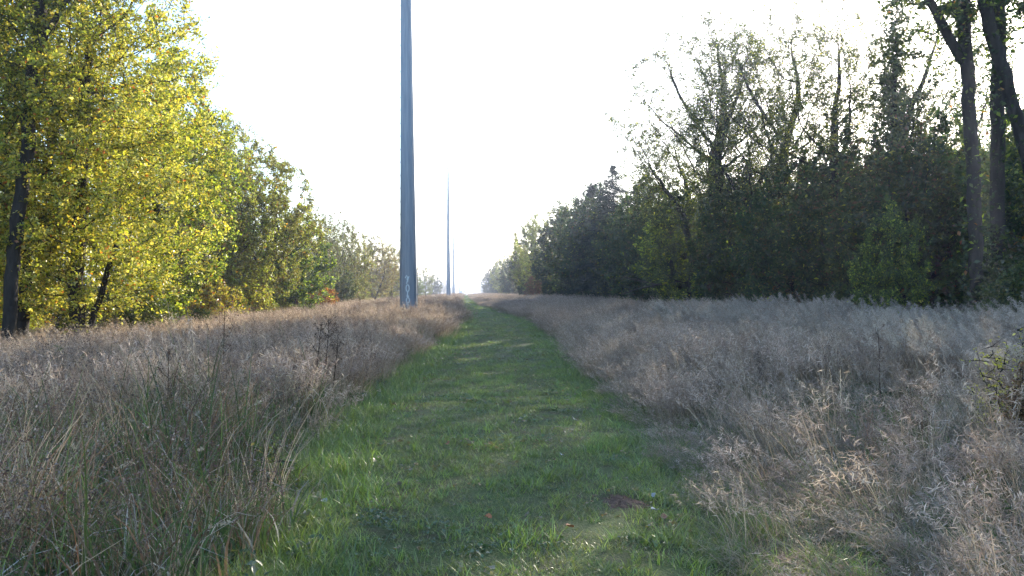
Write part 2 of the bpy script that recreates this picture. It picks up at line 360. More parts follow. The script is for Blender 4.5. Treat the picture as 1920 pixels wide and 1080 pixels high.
# dense mid-height tree for the lower storey
dense = make_tree(71, 8, [(0.3, 1.7), (2, 2.6), (4, 2.9), (6, 2.2), (8, 0.5)],
                  [[(0, 0, 0), (0.0, 0, 1.0), (0.2, 0.1, 2.5)], [(0, 0, 0), (-0.4, 0.1, 1.2), (-0.8, 0.2, 2.5)]],
                  1700, 42000, 0.12, [G_MID, G_DARK, G_OLV, Y_GRN, BRN], [4, 5, 2, 0.3, 0.8], bark=M_bark_dark, base_r=0.14, D=0.32, kill=0.58, gap=0.12, gapscale=0.6)
dense_lt = make_tree(72, 7, [(0.3, 1.5), (2, 2.4), (4, 2.5), (5.5, 1.7), (7, 0.4)],
                  [[(0, 0, 0), (0.0, 0, 1.0), (0.2, 0.1, 2.5)]],
                  1400, 30000, 0.12, [G_LT, G_OLV, Y_GRN, G_MID, YEL], [3, 3, 2.0, 2, 0.4], bark=M_bark_dark, base_r=0.12, D=0.32, kill=0.58, gap=0.18, gapscale=0.6)
# slender pale poplar-like tree
poplar = make_tree(81, 13.5, [(1.5, 1.3), (5, 2.0), (9, 2.0), (12, 1.2), (13.8, 0.3)],
                   [[(0, 0, 0), (0.0, 0, 5), (0.1, 0.1, 10)]],
                   1600, 22000, 0.13, [G_OLV, G_MID, (0.14, 0.17, 0.08), G_LT], [3, 2, 2, 1], base_r=0.17, D=0.34, kill=0.6, gap=0.3, gapscale=0.5, trop=(0, 0, 0.15))
# ivy-clad tapering trunk with a forked top
col_line = [(0, 0, 0), (0.1, 0, 4), (0.0, 0, 8), (0.12, 0, 12.3)]
ivycol = make_tree(85, 12.3, [(3, 0.8), (6, 1.5), (9, 1.3), (11.8, 0.7)],
                   [col_line, [(0, 0, 0), (0.1, 0, 4), (0.3, 0, 6.5), (1.2, 0, 8.6), (2.0, 0.1, 9.6)]],
                   420, 4200, 0.13, [G_DARK, G_MID, G_OLV], [4, 4, 1], bark=M_bark_dark, base_r=0.2, D=0.32, kill=0.6, gap=0.2,
                   extra=ivy_on(col_line, 0.12, 5200, 0.55), tipr=0.012)

def make_conifer(seed, H, R0, col, n_whorl, sparse=0.0, drp=0.25):
    rng = np.random.default_rng(seed)
    zs = np.linspace(0, H, 16); P = np.stack([0.05 * np.sin(zs), 0.04 * np.cos(zs * .8), zs], 1); par = np.arange(-1, 15)
    V, F = tubes(P, par, 0.02 + 0.15 * (1 - zs / H), np.ones(16, bool), 8)
    trunk = mesh_np('trunk', V, F, M_bark_dark, smooth=True, link=False)
    bp, bpar, br, lc = [], [], [], []
    for w in range(n_whorl):
        z = H * (0.05 + 0.94 * w / n_whorl); r = R0 * (1 - z / H) ** 0.85 * rng.uniform(0.75, 1.15) + 0.12
        for b in range(rng.integers(4, 7)):
            if rng.random() < sparse: continue
            a = rng.random() * 6.283; L = r * rng.uniform(0.65, 1.2); k = max(2, int(L / 0.25)); prev = len(bp)
            bp.append((0, 0, z)); bpar.append(-1); br.append(0.03 * (1 - z / H) + 0.01)
            for i in range(1, k + 1):
                t = i / k; q = (math.cos(a) * L * t, math.sin(a) * L * t, z + 0.12 * L * t - drp * L * t * t + 0.1 * t ** 3)
                bp.append(q); bpar.append(len(bp) - 2); br.append(0.02 * (1 - t) + 0.006)
                m = int(26 * (1.1 - t * 0.3)); sp = 0.05 + 0.28 * (1 - t * 0.5) * min(1, L)
                o = rng.normal(0, 1, (m, 3)) * (sp, sp, 0.10); lc.append(np.array(q) + o)
    bp = np.array(bp); V, F = tubes(bp, np.array(bpar), np.array(br), np.ones(len(bp), bool), 3)
    branches = mesh_np('branches', V, F, M_bark_dark, link=False)
    cen = np.concatenate(lc); cl = pal(rng, len(cen), [col, tuple(c * 1.35 for c in col), tuple(c * .75 for c in col)], [3, 2, 2])
    V, F, cc = leaves(cen, 0.15, rng, cl, upb=1.0, wid=0.3)
    return trunk, branches, mesh_np('crown', V, F, M_conifer, cols=cc, link=False)
spruce = make_conifer(91, 12.4, 5.2, (0.028, 0.045, 0.030), 60, 0.0)
cedar = make_conifer(92, 8.0, 2.6, (0.040, 0.055, 0.030), 44, 0.0, drp=-0.25)

# shrubs
def make_shrub(seed, H, rad, n_leaf, palette, weights, lsize=0.085, stems=5, base_r=0.05, **kw):
    rng = np.random.default_rng(seed)
    st = [[(0, 0, 0)] + [(math.cos(a) * rad * .3, math.sin(a) * rad * .3, H * .35)] for a in np.linspace(0, 5.5, stems)]
    return make_tree(seed, H, [(0.08, rad * .75), (H * .4, rad), (H * .75, rad * .75), (H, rad * .2)], st, 700, n_leaf, lsize, palette, weights,
                     bark=M_bark_dark, base_r=base_r, D=0.16 if H > 1.5 else .09, kill=0.3 if H > 1.5 else .16, gap=0.1, gapscale=0.9, lspread=0.2 if H > 1.5 else .1, leafr=0.03, tipr=0.005 if H > 1.5 else .0018, **kw)
sh_green = make_shrub(101, 2.6, 1.4, 13000, [G_MID, G_OLV, G_DARK, G_LT], [4, 3, 3, 1])
sh_yel = make_shrub(102, 2.2, 1.2, 9000, [Y_GRN, (0.25, 0.24, 0.07), YEL, BRN, ORG], [3, 3, 2.2, 1.2, .5])
sh_twig = make_shrub(103, 2.8, 1.3, 3500, [BRN, GREY, G_OLV, ORG], [3, 3, 2, .6])
sh_orange = make_shrub(104, 2.3, 1.35, 12000, [(0.45, 0.22, 0.06), (0.50, 0.30, 0.08), YEL, (0.32, 0.16, 0.06), G_OLV], [4, 3, 2, 2, 1.4])
sh_red = make_shrub(105, 3.4, 1.3, 8000, [(0.25, 0.05, 0.04), (0.3, 0.1, 0.05), G_MID], [4, 2, 2])

# ---- the left tree line
GL, GR = 'trees of the left-hand wood edge', 'trees of the right-hand wood edge'
plant(maple, 'maple_tree', T(150, 23), 23, 'tall golden yellow maple beside the dark leaning trunk, leaves almost to the grass', group=GL, rz=0.3)
plant(ash, 'ash_tree', T(12, 20.5), 20.5, 'dark bare leaning trunk in front of the yellow maple, at the left edge', group=GL)
plant(maple_b, 'maple_tree', T(40, 27), 27, 'yellow-green maple seen behind the dark leaning trunk', group=GL, rz=1.0, s=1.25)
plant(maple_b, 'maple_tree', T(-70, 22), 22, 'yellow-green maple cut off by the left edge of the frame', group=GL, rz=2.4, s=1.15)
plant(maple_b, 'maple_tree', T(290, 30), 30, 'open yellow maple whose thin upper boughs reach towards the pole', group=GL, rz=4.1, s=1.0)
plant(grey, 'ash_tree', T(300, 38), 38, 'thin half-bare tree rising above the right shoulder of the yellow maple', group=GL, rz=1.3, s=1.2)
plant(olive, 'willow_tree', T(465, 50), 50, 'broad olive-green tree with curved dark boughs, next right of the yellow maple', group=GL, rz=0.6, s=1.13)
plant(olive, 'willow_tree', T(390, 47), 47, 'olive tree half hidden between the yellow maple and the broad olive tree', group=GL, rz=2.8, s=1.15)
plant(dense_lt, 'hawthorn_tree', T(555, 56), 56, 'low bright green tree at the right foot of the broad olive tree', group=GL, rz=0.5, s=1.0)
plant(grey, 'ash_tree', T(590, 68), 68, 'grey twiggy tree just left of the pale round tree', group=GL, rz=2.0, s=0.88)
plant(grey, 'ash_tree', T(630, 82), 82, 'grey twiggy tree above the orange bush', group=GL, rz=0.2, s=0.95)
plant(pale, 'poplar_tree', T(662, 88), 88, 'pale rounded tree right of the orange bush', group=GL, rz=1.1, s=0.92)
plant(dense, 'hawthorn_tree', T(640, 76), 76, 'small dark green tree right beside the orange bush', group=GL, rz=1.1, s=0.5)
plant(olive, 'willow_tree', T(700, 118), 118, 'brownish spreading tree left of the tall near pole', group=GL, rz=3.4, s=0.95)
plant(pale, 'poplar_tree', T(735, 132), 132, 'pale tree whose crown touches the left side of the near pole', group=GL, rz=2.1, s=1.0)
plant(grey, 'ash_tree', T(757, 150), 150, 'greyish tree seen directly behind the near pole', group=GL, rz=2.9, s=1.0)
plant(dense_lt, 'hawthorn_tree', T(780, 190), 190, 'low pale tree emerging on the right side of the near pole', group=GL, rz=2.9, s=0.75)
plant(pale, 'poplar_tree', T(798, 235), 235, 'rounded far tree between the near pole and the second pole', group=GL, rz=0.9, s=0.98)
plant(dense, 'hawthorn_tree', T(815, 290), 290, 'dark far tree close to the left of the second pole', group=GL, rz=0.4, s=0.95)
plant(sh_orange, 'sumac_bush', T(604, 64), 64, 'bright orange autumn bush at the foot of the left tree line', 'bush', s=0.95)
plant(sh_yel, 'leafy_bush', T(470, 46), 46, 'yellow and brown bush under the broad olive tree', 'bush', 'bushes along the left tree line', s=1.15)
plant(sh_yel, 'leafy_bush', T(400, 40), 40, 'yellowish bush in the gap right of the yellow maple', 'bush', 'bushes along the left tree line', s=1.1, rz=2)
plant(sh_green, 'leafy_bush', T(375, 31), 31, 'low green bush on the grass right of the yellow maple', 'bush', 'bushes along the left tree line', s=0.42, rz=1)
plant(sh_green, 'leafy_bush', T(265, 27), 27, 'dark bush under the skirt of the yellow maple', 'bush', 'bushes along the left tree line', s=0.7, rz=3)

# ---- the right tree line
def trunk_tree(seed, line, H, prof, n_attr, n_leaf, extra_n, base_r, more=None):
    return make_tree(seed, H, prof, [line] + (more or []), n_attr, n_leaf, 0.11, [G_MID, G_OLV, G_DARK, Y_GRN, ORG], [4, 3, 3, 1, .15], bark=M_bark_dark,
                     base_r=base_r, D=0.32, kill=0.6, gap=0.3, extra=ivy_on(line, base_r * .8, extra_n, 0.35), tipr=0.012)
l1 = [(0, 0, 0), (0.02, 0, 3), (-0.12, 0, 6), (-0.35, 0, 9.5), (-0.45, 0, 12)]
big1 = trunk_tree(111, l1, 15, [(8, 1.0, -.5, 0), (10, 2.2, -1, 0), (13, 2.6, -1, 0), (15.5, 1, -1, 0)], 700, 6500, 1500, 0.25,
                  [[(0, 0, 0), (0.02, 0, 3), (-0.12, 0, 6), (-0.2, 0, 7.9), (-0.75, 0, 8.7), (-1.3, 0, 9.8), (-1.7, 0, 11)]])
l2 = [(0, 0, 0), (0.05, 0, 3.5), (0.05, 0, 6.5), (0.12, 0, 9.5), (0.0, 0, 12)]
big2 = trunk_tree(112, l2, 15, [(8.5, 1.0), (10.5, 2.0), (13, 2.3), (15.5, 1)], 600, 6000, 1500, 0.20)
l3 = [(0, 0, 0), (-0.5, 0, 3), (-1.35, 0, 6), (-2.3, 0, 9.2), (-2.9, 0, 11.5)]
big3 = trunk_tree(113, l3, 15, [(8, .8, -2, 0), (10.5, 2.0, -2.6, 0), (13, 2.3, -3, 0), (15.5, 1, -3, 0)], 600, 5000, 1200, 0.18)
plant(big1, 'oak_tree', T(1830, 24), 24, 'left of the two thick dark upright trunks near the right edge', group=GR)
plant(big2, 'oak_tree', T(1868, 25), 25, 'right of the two thick dark upright trunks near the right edge', group=GR)
plant(big3, 'oak_tree', T(2003, 23.5), 23.5, 'thick trunk leaning in from the right edge across the sun glare', group=GR)
plant(ivycol, 'ivy_clad_tree', T(1676, 31), 31, 'narrow ivy-clad trunk with a forked leafy top, left of the thick trunks', group=GR)
plant(openA, 'elm_tree', T(1460, 41), 41, 'tall many-stemmed tree with thin leaves against the white sky', group=GR, s=1.06, rz=0.2)
plant(openA, 'elm_tree', T(1330, 48), 48, 'tall many-stemmed tree reaching furthest out over the white sky', group=GR, s=1.2, rz=-0.4)
plant(openB, 'elm_tree', T(1262, 54), 54, 'slim thin-leaved tree at the left end of the tall many-stemmed group', group=GR, s=0.95, rz=5.1)
plant(openB, 'elm_tree', T(1570, 36), 36, 'slim open-crowned tree left of the ivy-clad trunk', group=GR, s=1.05, rz=1.1)
plant(openB, 'elm_tree', T(1405, 44), 44, 'slim open tree between the two many-stemmed trees', group=GR, s=1.12, rz=3.1)
plant(openB, 'elm_tree', T(1760, 33), 33, 'slim open tree filling the gap between ivy-clad trunk and thick trunks', group=GR, s=1.0, rz=2.0)
plant(dense, 'hawthorn_tree', T(1702, 28), 28, 'dark leafy tree directly behind the bright green low tree', group=GR, s=0.95, rz=1.2)
plant(dense_lt, 'hawthorn_tree', T(1672, 25.8), 25.8, 'bright green leafy tree low in front of the ivy-clad trunk', group=GR, s=0.50, rz=4.6, sz=0.66)
plant(dense_lt, 'hawthorn_tree', T(1905, 27), 27, 'yellow-green low tree right of the thick trunks', group=GR, s=0.95, rz=4.2)
plant(dense, 'hawthorn_tree', T(1780, 28), 28, 'dark low tree directly left of the thick trunks', group=GR, s=0.95, rz=0.6)
plant(dense, 'hawthorn_tree', T(1590, 33), 33, 'dark dense tree beneath the slim open-crowned tree', group=GR, s=1.0, rz=1.6)
plant(dense, 'hawthorn_tree', T(1490, 37), 37, 'dark dense tree under the tall many-stemmed tree', group=GR, s=0.95, rz=3.3)
plant(dense, 'hawthorn_tree', T(1395, 42), 42, 'dark dense tree low between the two many-stemmed trees', group=GR, s=1.0, rz=2.3)
plant(dense_lt, 'hawthorn_tree', T(1290, 50), 50, 'yellowish-green dense tree at the left foot of the many-stemmed trees', group=GR, s=1.25, rz=5.3)
plant(dense, 'hawthorn_tree', T(1235, 57), 57, 'dark dense tree right of the small cedar', group=GR, s=1.1, rz=4.3)
plant(dense, 'hawthorn_tree', T(1212, 64), 64, 'round dark tree between the small cedar and the yellowish-green dense tree', group=GR, s=1.3, rz=5.0)
plant(dense, 'hawthorn_tree', T(1128, 80), 80, 'round dark tree rising between the tall spruce and the blunt cedar', group=GR, s=1.42, rz=1.9)
plant(cedar, 'cedar_tree', T(1197, 66), 66, 'small pointed cedar right of the tall spruce', group=GR, s=1.2)
plant(spruce, 'spruce_tree', T(1150, 74), 74, 'tall dark pointed spruce standing above its neighbours', group=GR, s=1.0)
plant(dense, 'hawthorn_tree', T(1175, 70), 70, 'dark dense tree at the foot of the spruce', group=GR, s=1.15, rz=0.4)
plant(cedar, 'cedar_tree', T(1112, 84), 84, 'blunt dark cedar left of the tall spruce', group=GR, s=1.5, rz=2)
plant(dense, 'hawthorn_tree', T(1100, 86), 86, 'dark dense tree in front of the pale poplars', group=GR, s=1.5, rz=2.4)
plant(poplar, 'poplar_tree', T(1078, 98), 98, 'pale feathery poplar, right one of the neighbouring two', group=GR, s=0.93, rz=2)
plant(poplar, 'poplar_tree', T(1050, 108), 108, 'pale feathery poplar, left one and taller of the neighbouring two', group=GR, s=1.0, rz=4)
plant(dense, 'hawthorn_tree', T(1058, 105), 105, 'dark dense tree at the foot of the pale poplars', group=GR, s=1.45, rz=1.4)
plant(olive, 'willow_tree', T(1018, 125), 125, 'round olive tree left of the pale poplars', group=GR, s=1.35, rz=2)
plant(sh_red, 'sumac_bush', T(1003, 118), 118, 'dull red autumn bush in the dark wood edge below the poplars', 'bush', s=1.3)
plant(dense, 'hawthorn_tree', T(1000, 150), 150, 'dark rounded tree where the right wood edge starts to drop', group=GR, s=1.6, rz=2)
plant(grey, 'ash_tree', T(980, 170), 170, 'purplish twiggy tree in the far part of the right wood', group=GR, s=1.15, rz=1)
plant(dense, 'hawthorn_tree', T(965, 200), 200, 'second rounded tree down the far slope of the right wood edge', group=GR, s=1.35, rz=3)
plant(olive, 'willow_tree', T(948, 235), 235, 'far olive tree near the end of the dark right wood edge', group=GR, s=1.2, rz=3)
plant(dense, 'hawthorn_tree', T(935, 290), 290, 'far dark tree last but one before the low hazy trees', group=GR, s=1.5, rz=.3)
plant(dense, 'hawthorn_tree', T(918, 350), 350, 'last dark tree at the end of the right wood edge', group=GR, s=1.35, rz=.3)

# ------------------------------------------------------------------ instanced masses (stuff)
def protos_coll(name, objs):
    c = bpy.data.collections.new(name)
    for i, o in enumerate(objs):
        o.name = '%s_%02d' % (name, i); c.objects.link(o)
    return c

def scatter(name, coll, pts, rot, scl, idx, label=None, cat=None):
    me = bpy.data.meshes.new(name); n = len(pts)
    me.vertices.add(n); me.vertices.foreach_set('co', np.ascontiguousarray(pts, np.float32).ravel())
    a = me.attributes.new('rot', 'FLOAT_VECTOR', 'POINT'); a.data.foreach_set('vector', np.ascontiguousarray(rot, np.float32).ravel())
    a = me.attributes.new('scl', 'FLOAT_VECTOR', 'POINT'); a.data.foreach_set('vector', np.ascontiguousarray(scl, np.float32).ravel())
    a = me.attributes.new('idx', 'INT', 'POINT'); a.data.foreach_set('value', np.ascontiguousarray(idx, np.int32))
    o = bpy.data.objects.new(name, me); C.objects.link(o)
    g = bpy.data.node_groups.new(name + '_scatter', 'GeometryNodeTree')
    g.interface.new_socket('Geometry', in_out='INPUT', socket_type='NodeSocketGeometry')
    g.interface.new_socket('Geometry', in_out='OUTPUT', socket_type='NodeSocketGeometry')
    N, L = g.nodes.new, g.links.new
    gi, go = N('NodeGroupInput'), N('NodeGroupOutput')
    ci = N('GeometryNodeCollectionInfo'); ci.inputs['Collection'].default_value = coll; ci.inputs['Separate Children'].default_value = True; ci.inputs['Reset Children'].default_value = True
    ip = N('GeometryNodeInstanceOnPoints'); ip.inputs['Pick Instance'].default_value = True
    def att(nm, t):
        k = N('GeometryNodeInputNamedAttribute'); k.data_type = t; k.inputs['Name'].default_value = nm; return k.outputs['Attribute']
    er = N('FunctionNodeEulerToRotation'); L(att('rot', 'FLOAT_VECTOR'), er.inputs[0]); L(er.outputs[0], ip.inputs['Rotation'])
    L(att('scl', 'FLOAT_VECTOR'), ip.inputs['Scale']); L(att('idx', 'INT'), ip.inputs['Instance Index'])
    L(gi.outputs[0], ip.inputs['Points']); L(ci.outputs[0], ip.inputs['Instance']); L(ip.outputs[0], go.inputs[0])
    md = o.modifiers.new('scatter', 'NODES'); md.node_group = g
    return tag(o, label, cat, kind='stuff')

def joined(parts, name):                        # a whole small tree as one unlinked mesh with three materials, for the far masses
    bpy_objs = parts
    me = bpy.data.meshes.new(name); V, Ls, Tt, Mi, Cc, off = [], [], [], [], [], 0
    for mi, p in enumerate(bpy_objs):
        m = p.data; nv, nl, npg = len(m.vertices), len(m.loops), len(m.polygons)
        v = np.empty(nv * 3, np.float32); m.vertices.foreach_get('co', v); V.append(v.reshape(-1, 3))
        l = np.empty(nl, np.int32); m.loops.foreach_get('vertex_index', l); Ls.append(l + off)
        t = np.empty(npg, np.int32); m.polygons.foreach_get('loop_total', t); Tt.append(t); Mi.append(np.full(npg, mi, np.int32))
        c = np.ones((nv, 4), np.float32)
        if 'tint' in m.attributes: cc = np.empty(nv * 4, np.float32); m.attributes['tint'].data.foreach_get('color', cc); c = cc.reshape(-1, 4)
        Cc.append(c); off += nv
    V, Ls, Tt, Mi, Cc = map(np.concatenate, (V, Ls, Tt, Mi, Cc))
    me.vertices.add(len(V)); me.vertices.foreach_set('co', V.ravel()); me.loops.add(len(Ls)); me.loops.foreach_set('vertex_index', Ls)
    me.polygons.add(len(Tt)); me.polygons.foreach_set('loop_start', np.concatenate([[0], np.cumsum(Tt)[:-1]]).astype(np.int32))
    me.polygons.foreach_set('material_index', Mi)
    me.color_attributes.new('tint', 'FLOAT_COLOR', 'POINT').data.foreach_set('color', Cc.ravel())
    me.update(calc_edges=True)
    for p in bpy_objs: me.materials.append(p.data.materials[0])
    return bpy.data.objects.new(name, me)

woods = protos_coll('woods', [joined(dense, 'w'), joined(dense_lt, 'w'), joined(openB, 'w'), joined(grey, 'w'), joined(sh_green, 'w'), joined(sh_yel, 'w'), joined(sh_twig, 'w'), joined(pale, 'w'), joined(openA, 'w')])
rng = np.random.default_rng(77)
def zrot(rng, n, tilt=0.06): return np.stack([rng.normal(0, tilt, n), rng.normal(0, tilt, n), rng.random(n) * 6.283], 1)
def put(rng, xs, ys, choices, smin, smax):
    n = len(xs); s = rng.uniform(smin, smax, n)
    return np.stack([xs, ys, terr(xs, ys) - 0.05], 1), zrot(rng, n, 0.04), np.stack([s, s, s], 1), rng.choice(choices, n)
def cat4(*a): return [np.concatenate(z) for z in zip(*a)]
# right undergrowth under the wood edge
ys = np.concatenate([rng.uniform(14, 130, 190), rng.uniform(130, 380, 80)]); xs = 13.2 + rng.uniform(0, 1, len(ys)) ** 1.3 * 7 + np.where(ys < 30, 0.6, 0)
A1 = put(rng, xs, ys, [4, 4, 4, 6, 5], 0.7, 1.35)
scatter('woodland_undergrowth', woods, *A1, label='dark tangled undergrowth filling the foot of the right-hand wood', cat='undergrowth')
# woods behind the front row on the right
ys = np.concatenate([rng.uniform(18, 130, 95), rng.uniform(130, 420, 100)]); xs = 18.0 + rng.uniform(0, 1, len(ys)) * 26
A1 = put(rng, xs, ys, [0, 0, 0, 0, 1], 1.0, 1.5); A1[2][(xs > 26) & (ys > 60)] *= 1.25; A1[2][ys < 60] *= 0.82
ys = rng.uniform(30, 420, 80); xs = 21 + rng.uniform(0, 1, len(ys)) * 26
A2 = put(rng, xs, ys, [2, 0, 8], 0.75, 1.0)
scatter('right_woods', woods, *cat4(A1, A2), label='shaded woodland mass behind the right-hand front row of trees', cat='woods')
# left: undergrowth and woods behind
ys = np.concatenate([rng.uniform(16, 130, 85), rng.uniform(130, 330, 60)]); xs = -14.5 - rng.uniform(0, 1, len(ys)) * 8 - np.where(ys > 140, 1.5, 0)
A1 = put(rng, xs, ys, [4, 5, 6, 5], 0.6, 1.1)
ys = np.concatenate([rng.uniform(24, 130, 40), rng.uniform(130, 330, 60)]); xs = -18.0 - rng.uniform(0, 1, len(ys)) * 24
A2 = put(rng, xs, ys, [0, 1, 3, 7], 0.7, 1.1)
ys = rng.uniform(26, 110, 60); xs = -10.6 - rng.uniform(0, 1, 60) * 3.5; A3 = put(rng, xs, ys, [4, 5, 6, 5, 6], 0.28, 0.6)
scatter('left_woods', woods, *cat4(A1, A2, A3), label='woodland mass and undergrowth behind the left-hand front row of trees', cat='woods')
# the far end of the cutting
ys = rng.uniform(430, 1500, 260); sx = np.where(rng.random(260) < 0.55, 1, -1); xs = sx * (14 + rng.uniform(0, 1, 260) * (30 + ys * .12))
A1 = put(rng, xs, ys, [0, 1, 7, 3], 0.7, 1.1)
xs2 = rng.uniform(-170, 190, 150); ys2 = rng.uniform(1500, 1750, 150)
A2 = put(rng, xs2, ys2, [0, 1, 7], 0.8, 1.3)
scatter('distant_woods', woods, *cat4(A1, A2), label='hazy far-off woods at the end of the grassy cutting', cat='woods')

# ------------------------------------------------------------------ grasses
def ribbons(rng, n, foot, length, width, lean, leanvar, bend, cols, colj, segs=3, leandir=None, hvar=0.25, tipw=0.05):
    """n blades as bent ribbons; returns V,F,C"""
    a = rng.random(n) * 6.283; r = foot * np.sqrt(rng.random(n))
    base = np.stack([r * np.cos(a), r * np.sin(a), np.zeros(n)], 1)
    az = rng.random(n) * 6.283 if leandir is None else leandir + rng.normal(0, 0.55, n)
    L = length * (1 + hvar * rng.normal(0, 1, n).clip(-2, 1.6)); th0 = np.abs(rng.normal(lean, leanvar, n)); bd = bend * rng.uniform(0.3, 1.7, n)
    dirh = np.stack([np.cos(az), np.sin(az), np.zeros(n)], 1)
    fz = rng.random(n) * 6.283; side = np.stack([np.cos(fz), np.sin(fz), np.zeros(n)], 1)
    pts = [base]; th = th0.copy()
    for s in range(segs):
        st = dirh * np.sin(th)[:, None] + np.array([0, 0, 1]) * np.cos(th)[:, None]
        pts.append(pts[-1] + st * (L / segs)[:, None]); th = th + bd / segs * (1 + s * .6)
    W = width * (1 + 0.3 * rng.normal(0, 1, n).clip(-1.5, 2))
    V = []
    for s, p in enumerate(pts):
        t = s / segs; w = (W * (1 - t * (1 - tipw)) * 0.5)[:, None] if s else (W * 0.4)[:, None]
        V += [p - side * w, p + side * w]
    V = np.stack(V, 1).reshape(-1, 3); k = 2 * (segs + 1)
    b = (np.arange(n) * k)[:, None]; F = []
    for s in range(segs): F.append(b + [2 * s, 2 * s + 1, 2 * s + 3, 2 * s + 2])
    F = np.stack(F, 1).reshape(-1, 4)
    c = pal(rng, n, cols[0], cols[1], colj)
    return V, F, np.repeat(c, k, 0), pts

def tuft(name, blocks, mat):
    Vs, Fs, Cs, o = [], [], [], 0
    for V, F, c in blocks:
        Vs.append(V); Fs.append(F + o); Cs.append(c); o += len(V)
    return mesh_np(name, np.concatenate(Vs), Fs, mat, cols=np.concatenate(Cs), link=False)

DRYC = [(0.42, 0.34, 0.255), (0.32, 0.235, 0.165), (0.51, 0.435, 0.345), (0.17, 0.115, 0.085)]
def dry_tuft(seed, h=0.95, stems=26, plume=True, lean=0.24, ld=math.pi, colw=(4, 3, 2.5, 1), green=0.25, foot=0.22):
    rng = np.random.default_rng(seed); bl = []
    V, F, c, pts = ribbons(rng, stems, foot, h, 0.0055, lean, 0.12, 0.35, (DRYC, colw), 0.12, segs=4, leandir=ld, hvar=0.14, tipw=0.4); bl.append((V, F, c))
    V, F, c, _ = ribbons(rng, int(stems * 1.3), foot * 1.2, h * 0.55, 0.006, 0.3, 0.22, 1.0, (DRYC + [(0.10, 0.15, 0.05)], list(colw) + [10 * green]), 0.15, segs=3, hvar=0.35); bl.append((V, F, c))
    if plume:
        P3, P4 = pts[-2], pts[-1]; n = stems; m = 11
        i = np.repeat(np.arange(n), m); t = rng.random(n * m)[:, None] * 0.95
        cen = P3[i] * (1 - t) + P4[i] * t; sp = 0.026 * (1.15 - t)
        cen = cen + rng.normal(0, 1, cen.shape) * sp + np.array([-0.012, 0, 0])
        cl = pal(rng, n * m, [(0.52, 0.43, 0.37), (0.41, 0.32, 0.27), (0.62, 0.54, 0.485)], [3, 3, 2], 0.1)
        V, F, c = leaves(cen, 0.060, rng, cl, upb=0, wid=0.10, fold=0.1, droop=0.8); bl.append((V, F, c))
    return tuft('t', bl, M_dry)
def weed_tuft(seed, h=0.8):                     # dead aster: branched stems dotted with seed heads
    rng = np.random.default_rng(seed); bl = []
    V, F, c, pts = ribbons(rng, 9, 0.14, h, 0.006, 0.1, 0.1, 0.2, ([(0.16, 0.11, 0.08), (0.24, 0.18, 0.13)], [1, 1]), 0.15, segs=4, hvar=0.2, tipw=0.5); bl.append((V, F, c))
    cs = []
    for s in (2, 3):
        for j in range(9):
            for q in range(7):
                a = rng.random() * 6.283; t = rng.random(); p = pts[s][j] * (1 - t) + pts[s + 1][j] * t
                e = p + np.array([math.cos(a) * .1, math.sin(a) * .1, 0.09]) * rng.uniform(.4, 1.2)
                d = np.array([-math.sin(a), math.cos(a), 0]) * .0015
                bl.append((np.array([p - d, p + d, e]), np.array([[0, 1, 2]]), np.tile([[0.16, 0.12, 0.09]], (3, 1))))
                cs.append(e + rng.normal(0, .012, (5, 3)))
    cen = np.concatenate(cs); cl = pal(rng, len(cen), [(0.20, 0.165, 0.15), (0.13, 0.09, 0.075), (0.32, 0.29, 0.28)], [3, 3, 1])
    V, F, c = leaves(cen, 0.013, rng, cl, upb=0, wid=0.6); bl.append((V, F, c))
    return tuft('t', bl, M_dry)
def broad_tuft(seed, h=0.75, cols=None, n=26, w=0.019):
    rng = np.random.default_rng(seed)
    cols = cols or ([(0.36, 0.33, 0.28), (0.19, 0.13, 0.09), (0.10, 0.16, 0.06), (0.36, 0.17, 0.08), (0.60, 0.58, 0.55)], [3.5, 3.2, 7, .5, 1.2])
    b1 = ribbons(rng, n, 0.2, h, w, 0.14, 0.13, 1.1, cols, 0.15, segs=5, hvar=0.25)[:3]
    b2 = ribbons(rng, n, 0.22, h * 0.95, 0.004, 0.10, 0.1, 0.4, cols, 0.15, segs=3, hvar=0.2)[:3]
    return tuft('t', [b1, b2], M_dry)
def reed_tuft(seed, h=1.30):
    rng = np.random.default_rng(seed)
    c3 = ([(0.36, 0.31, 0.25), (0.26, 0.20, 0.15)], [2, 1])
    V, F, c, pts = ribbons(rng, 7, 0.2, h, 0.006, 0.12, 0.08, 0.5, c3, .1, segs=5, leandir=math.pi, hvar=.1, tipw=.5); bl = [(V, F, c)]
    n = 7; m = 95; i = np.repeat(np.arange(n), m); t = rng.random(n * m)[:, None]
    cen = pts[-2][i] * (1 - t) + pts[-1][i] * t; sp = 0.026 * np.sin(0.35 + t * 2.6)
    cen = cen + rng.normal(0, 1, cen.shape) * sp + np.array([-0.02, 0, -0.01]) * (1 + t)
    V, F, c = leaves(cen, 0.045, rng, pal(rng, n * m, [(0.55, 0.50, 0.45), (0.42, 0.36, 0.31)], [2, 1], .1), upb=0, wid=.12, fold=.1, droop=.6); bl.append((V, F, c))
    bl.append(ribbons(rng, 26, 0.2, h * .6, 0.009, 0.3, 0.2, 1.0, (DRYC, [3, 3, 2, 1]), .12, segs=4)[:3])
    return tuft('t', bl, M_dry)
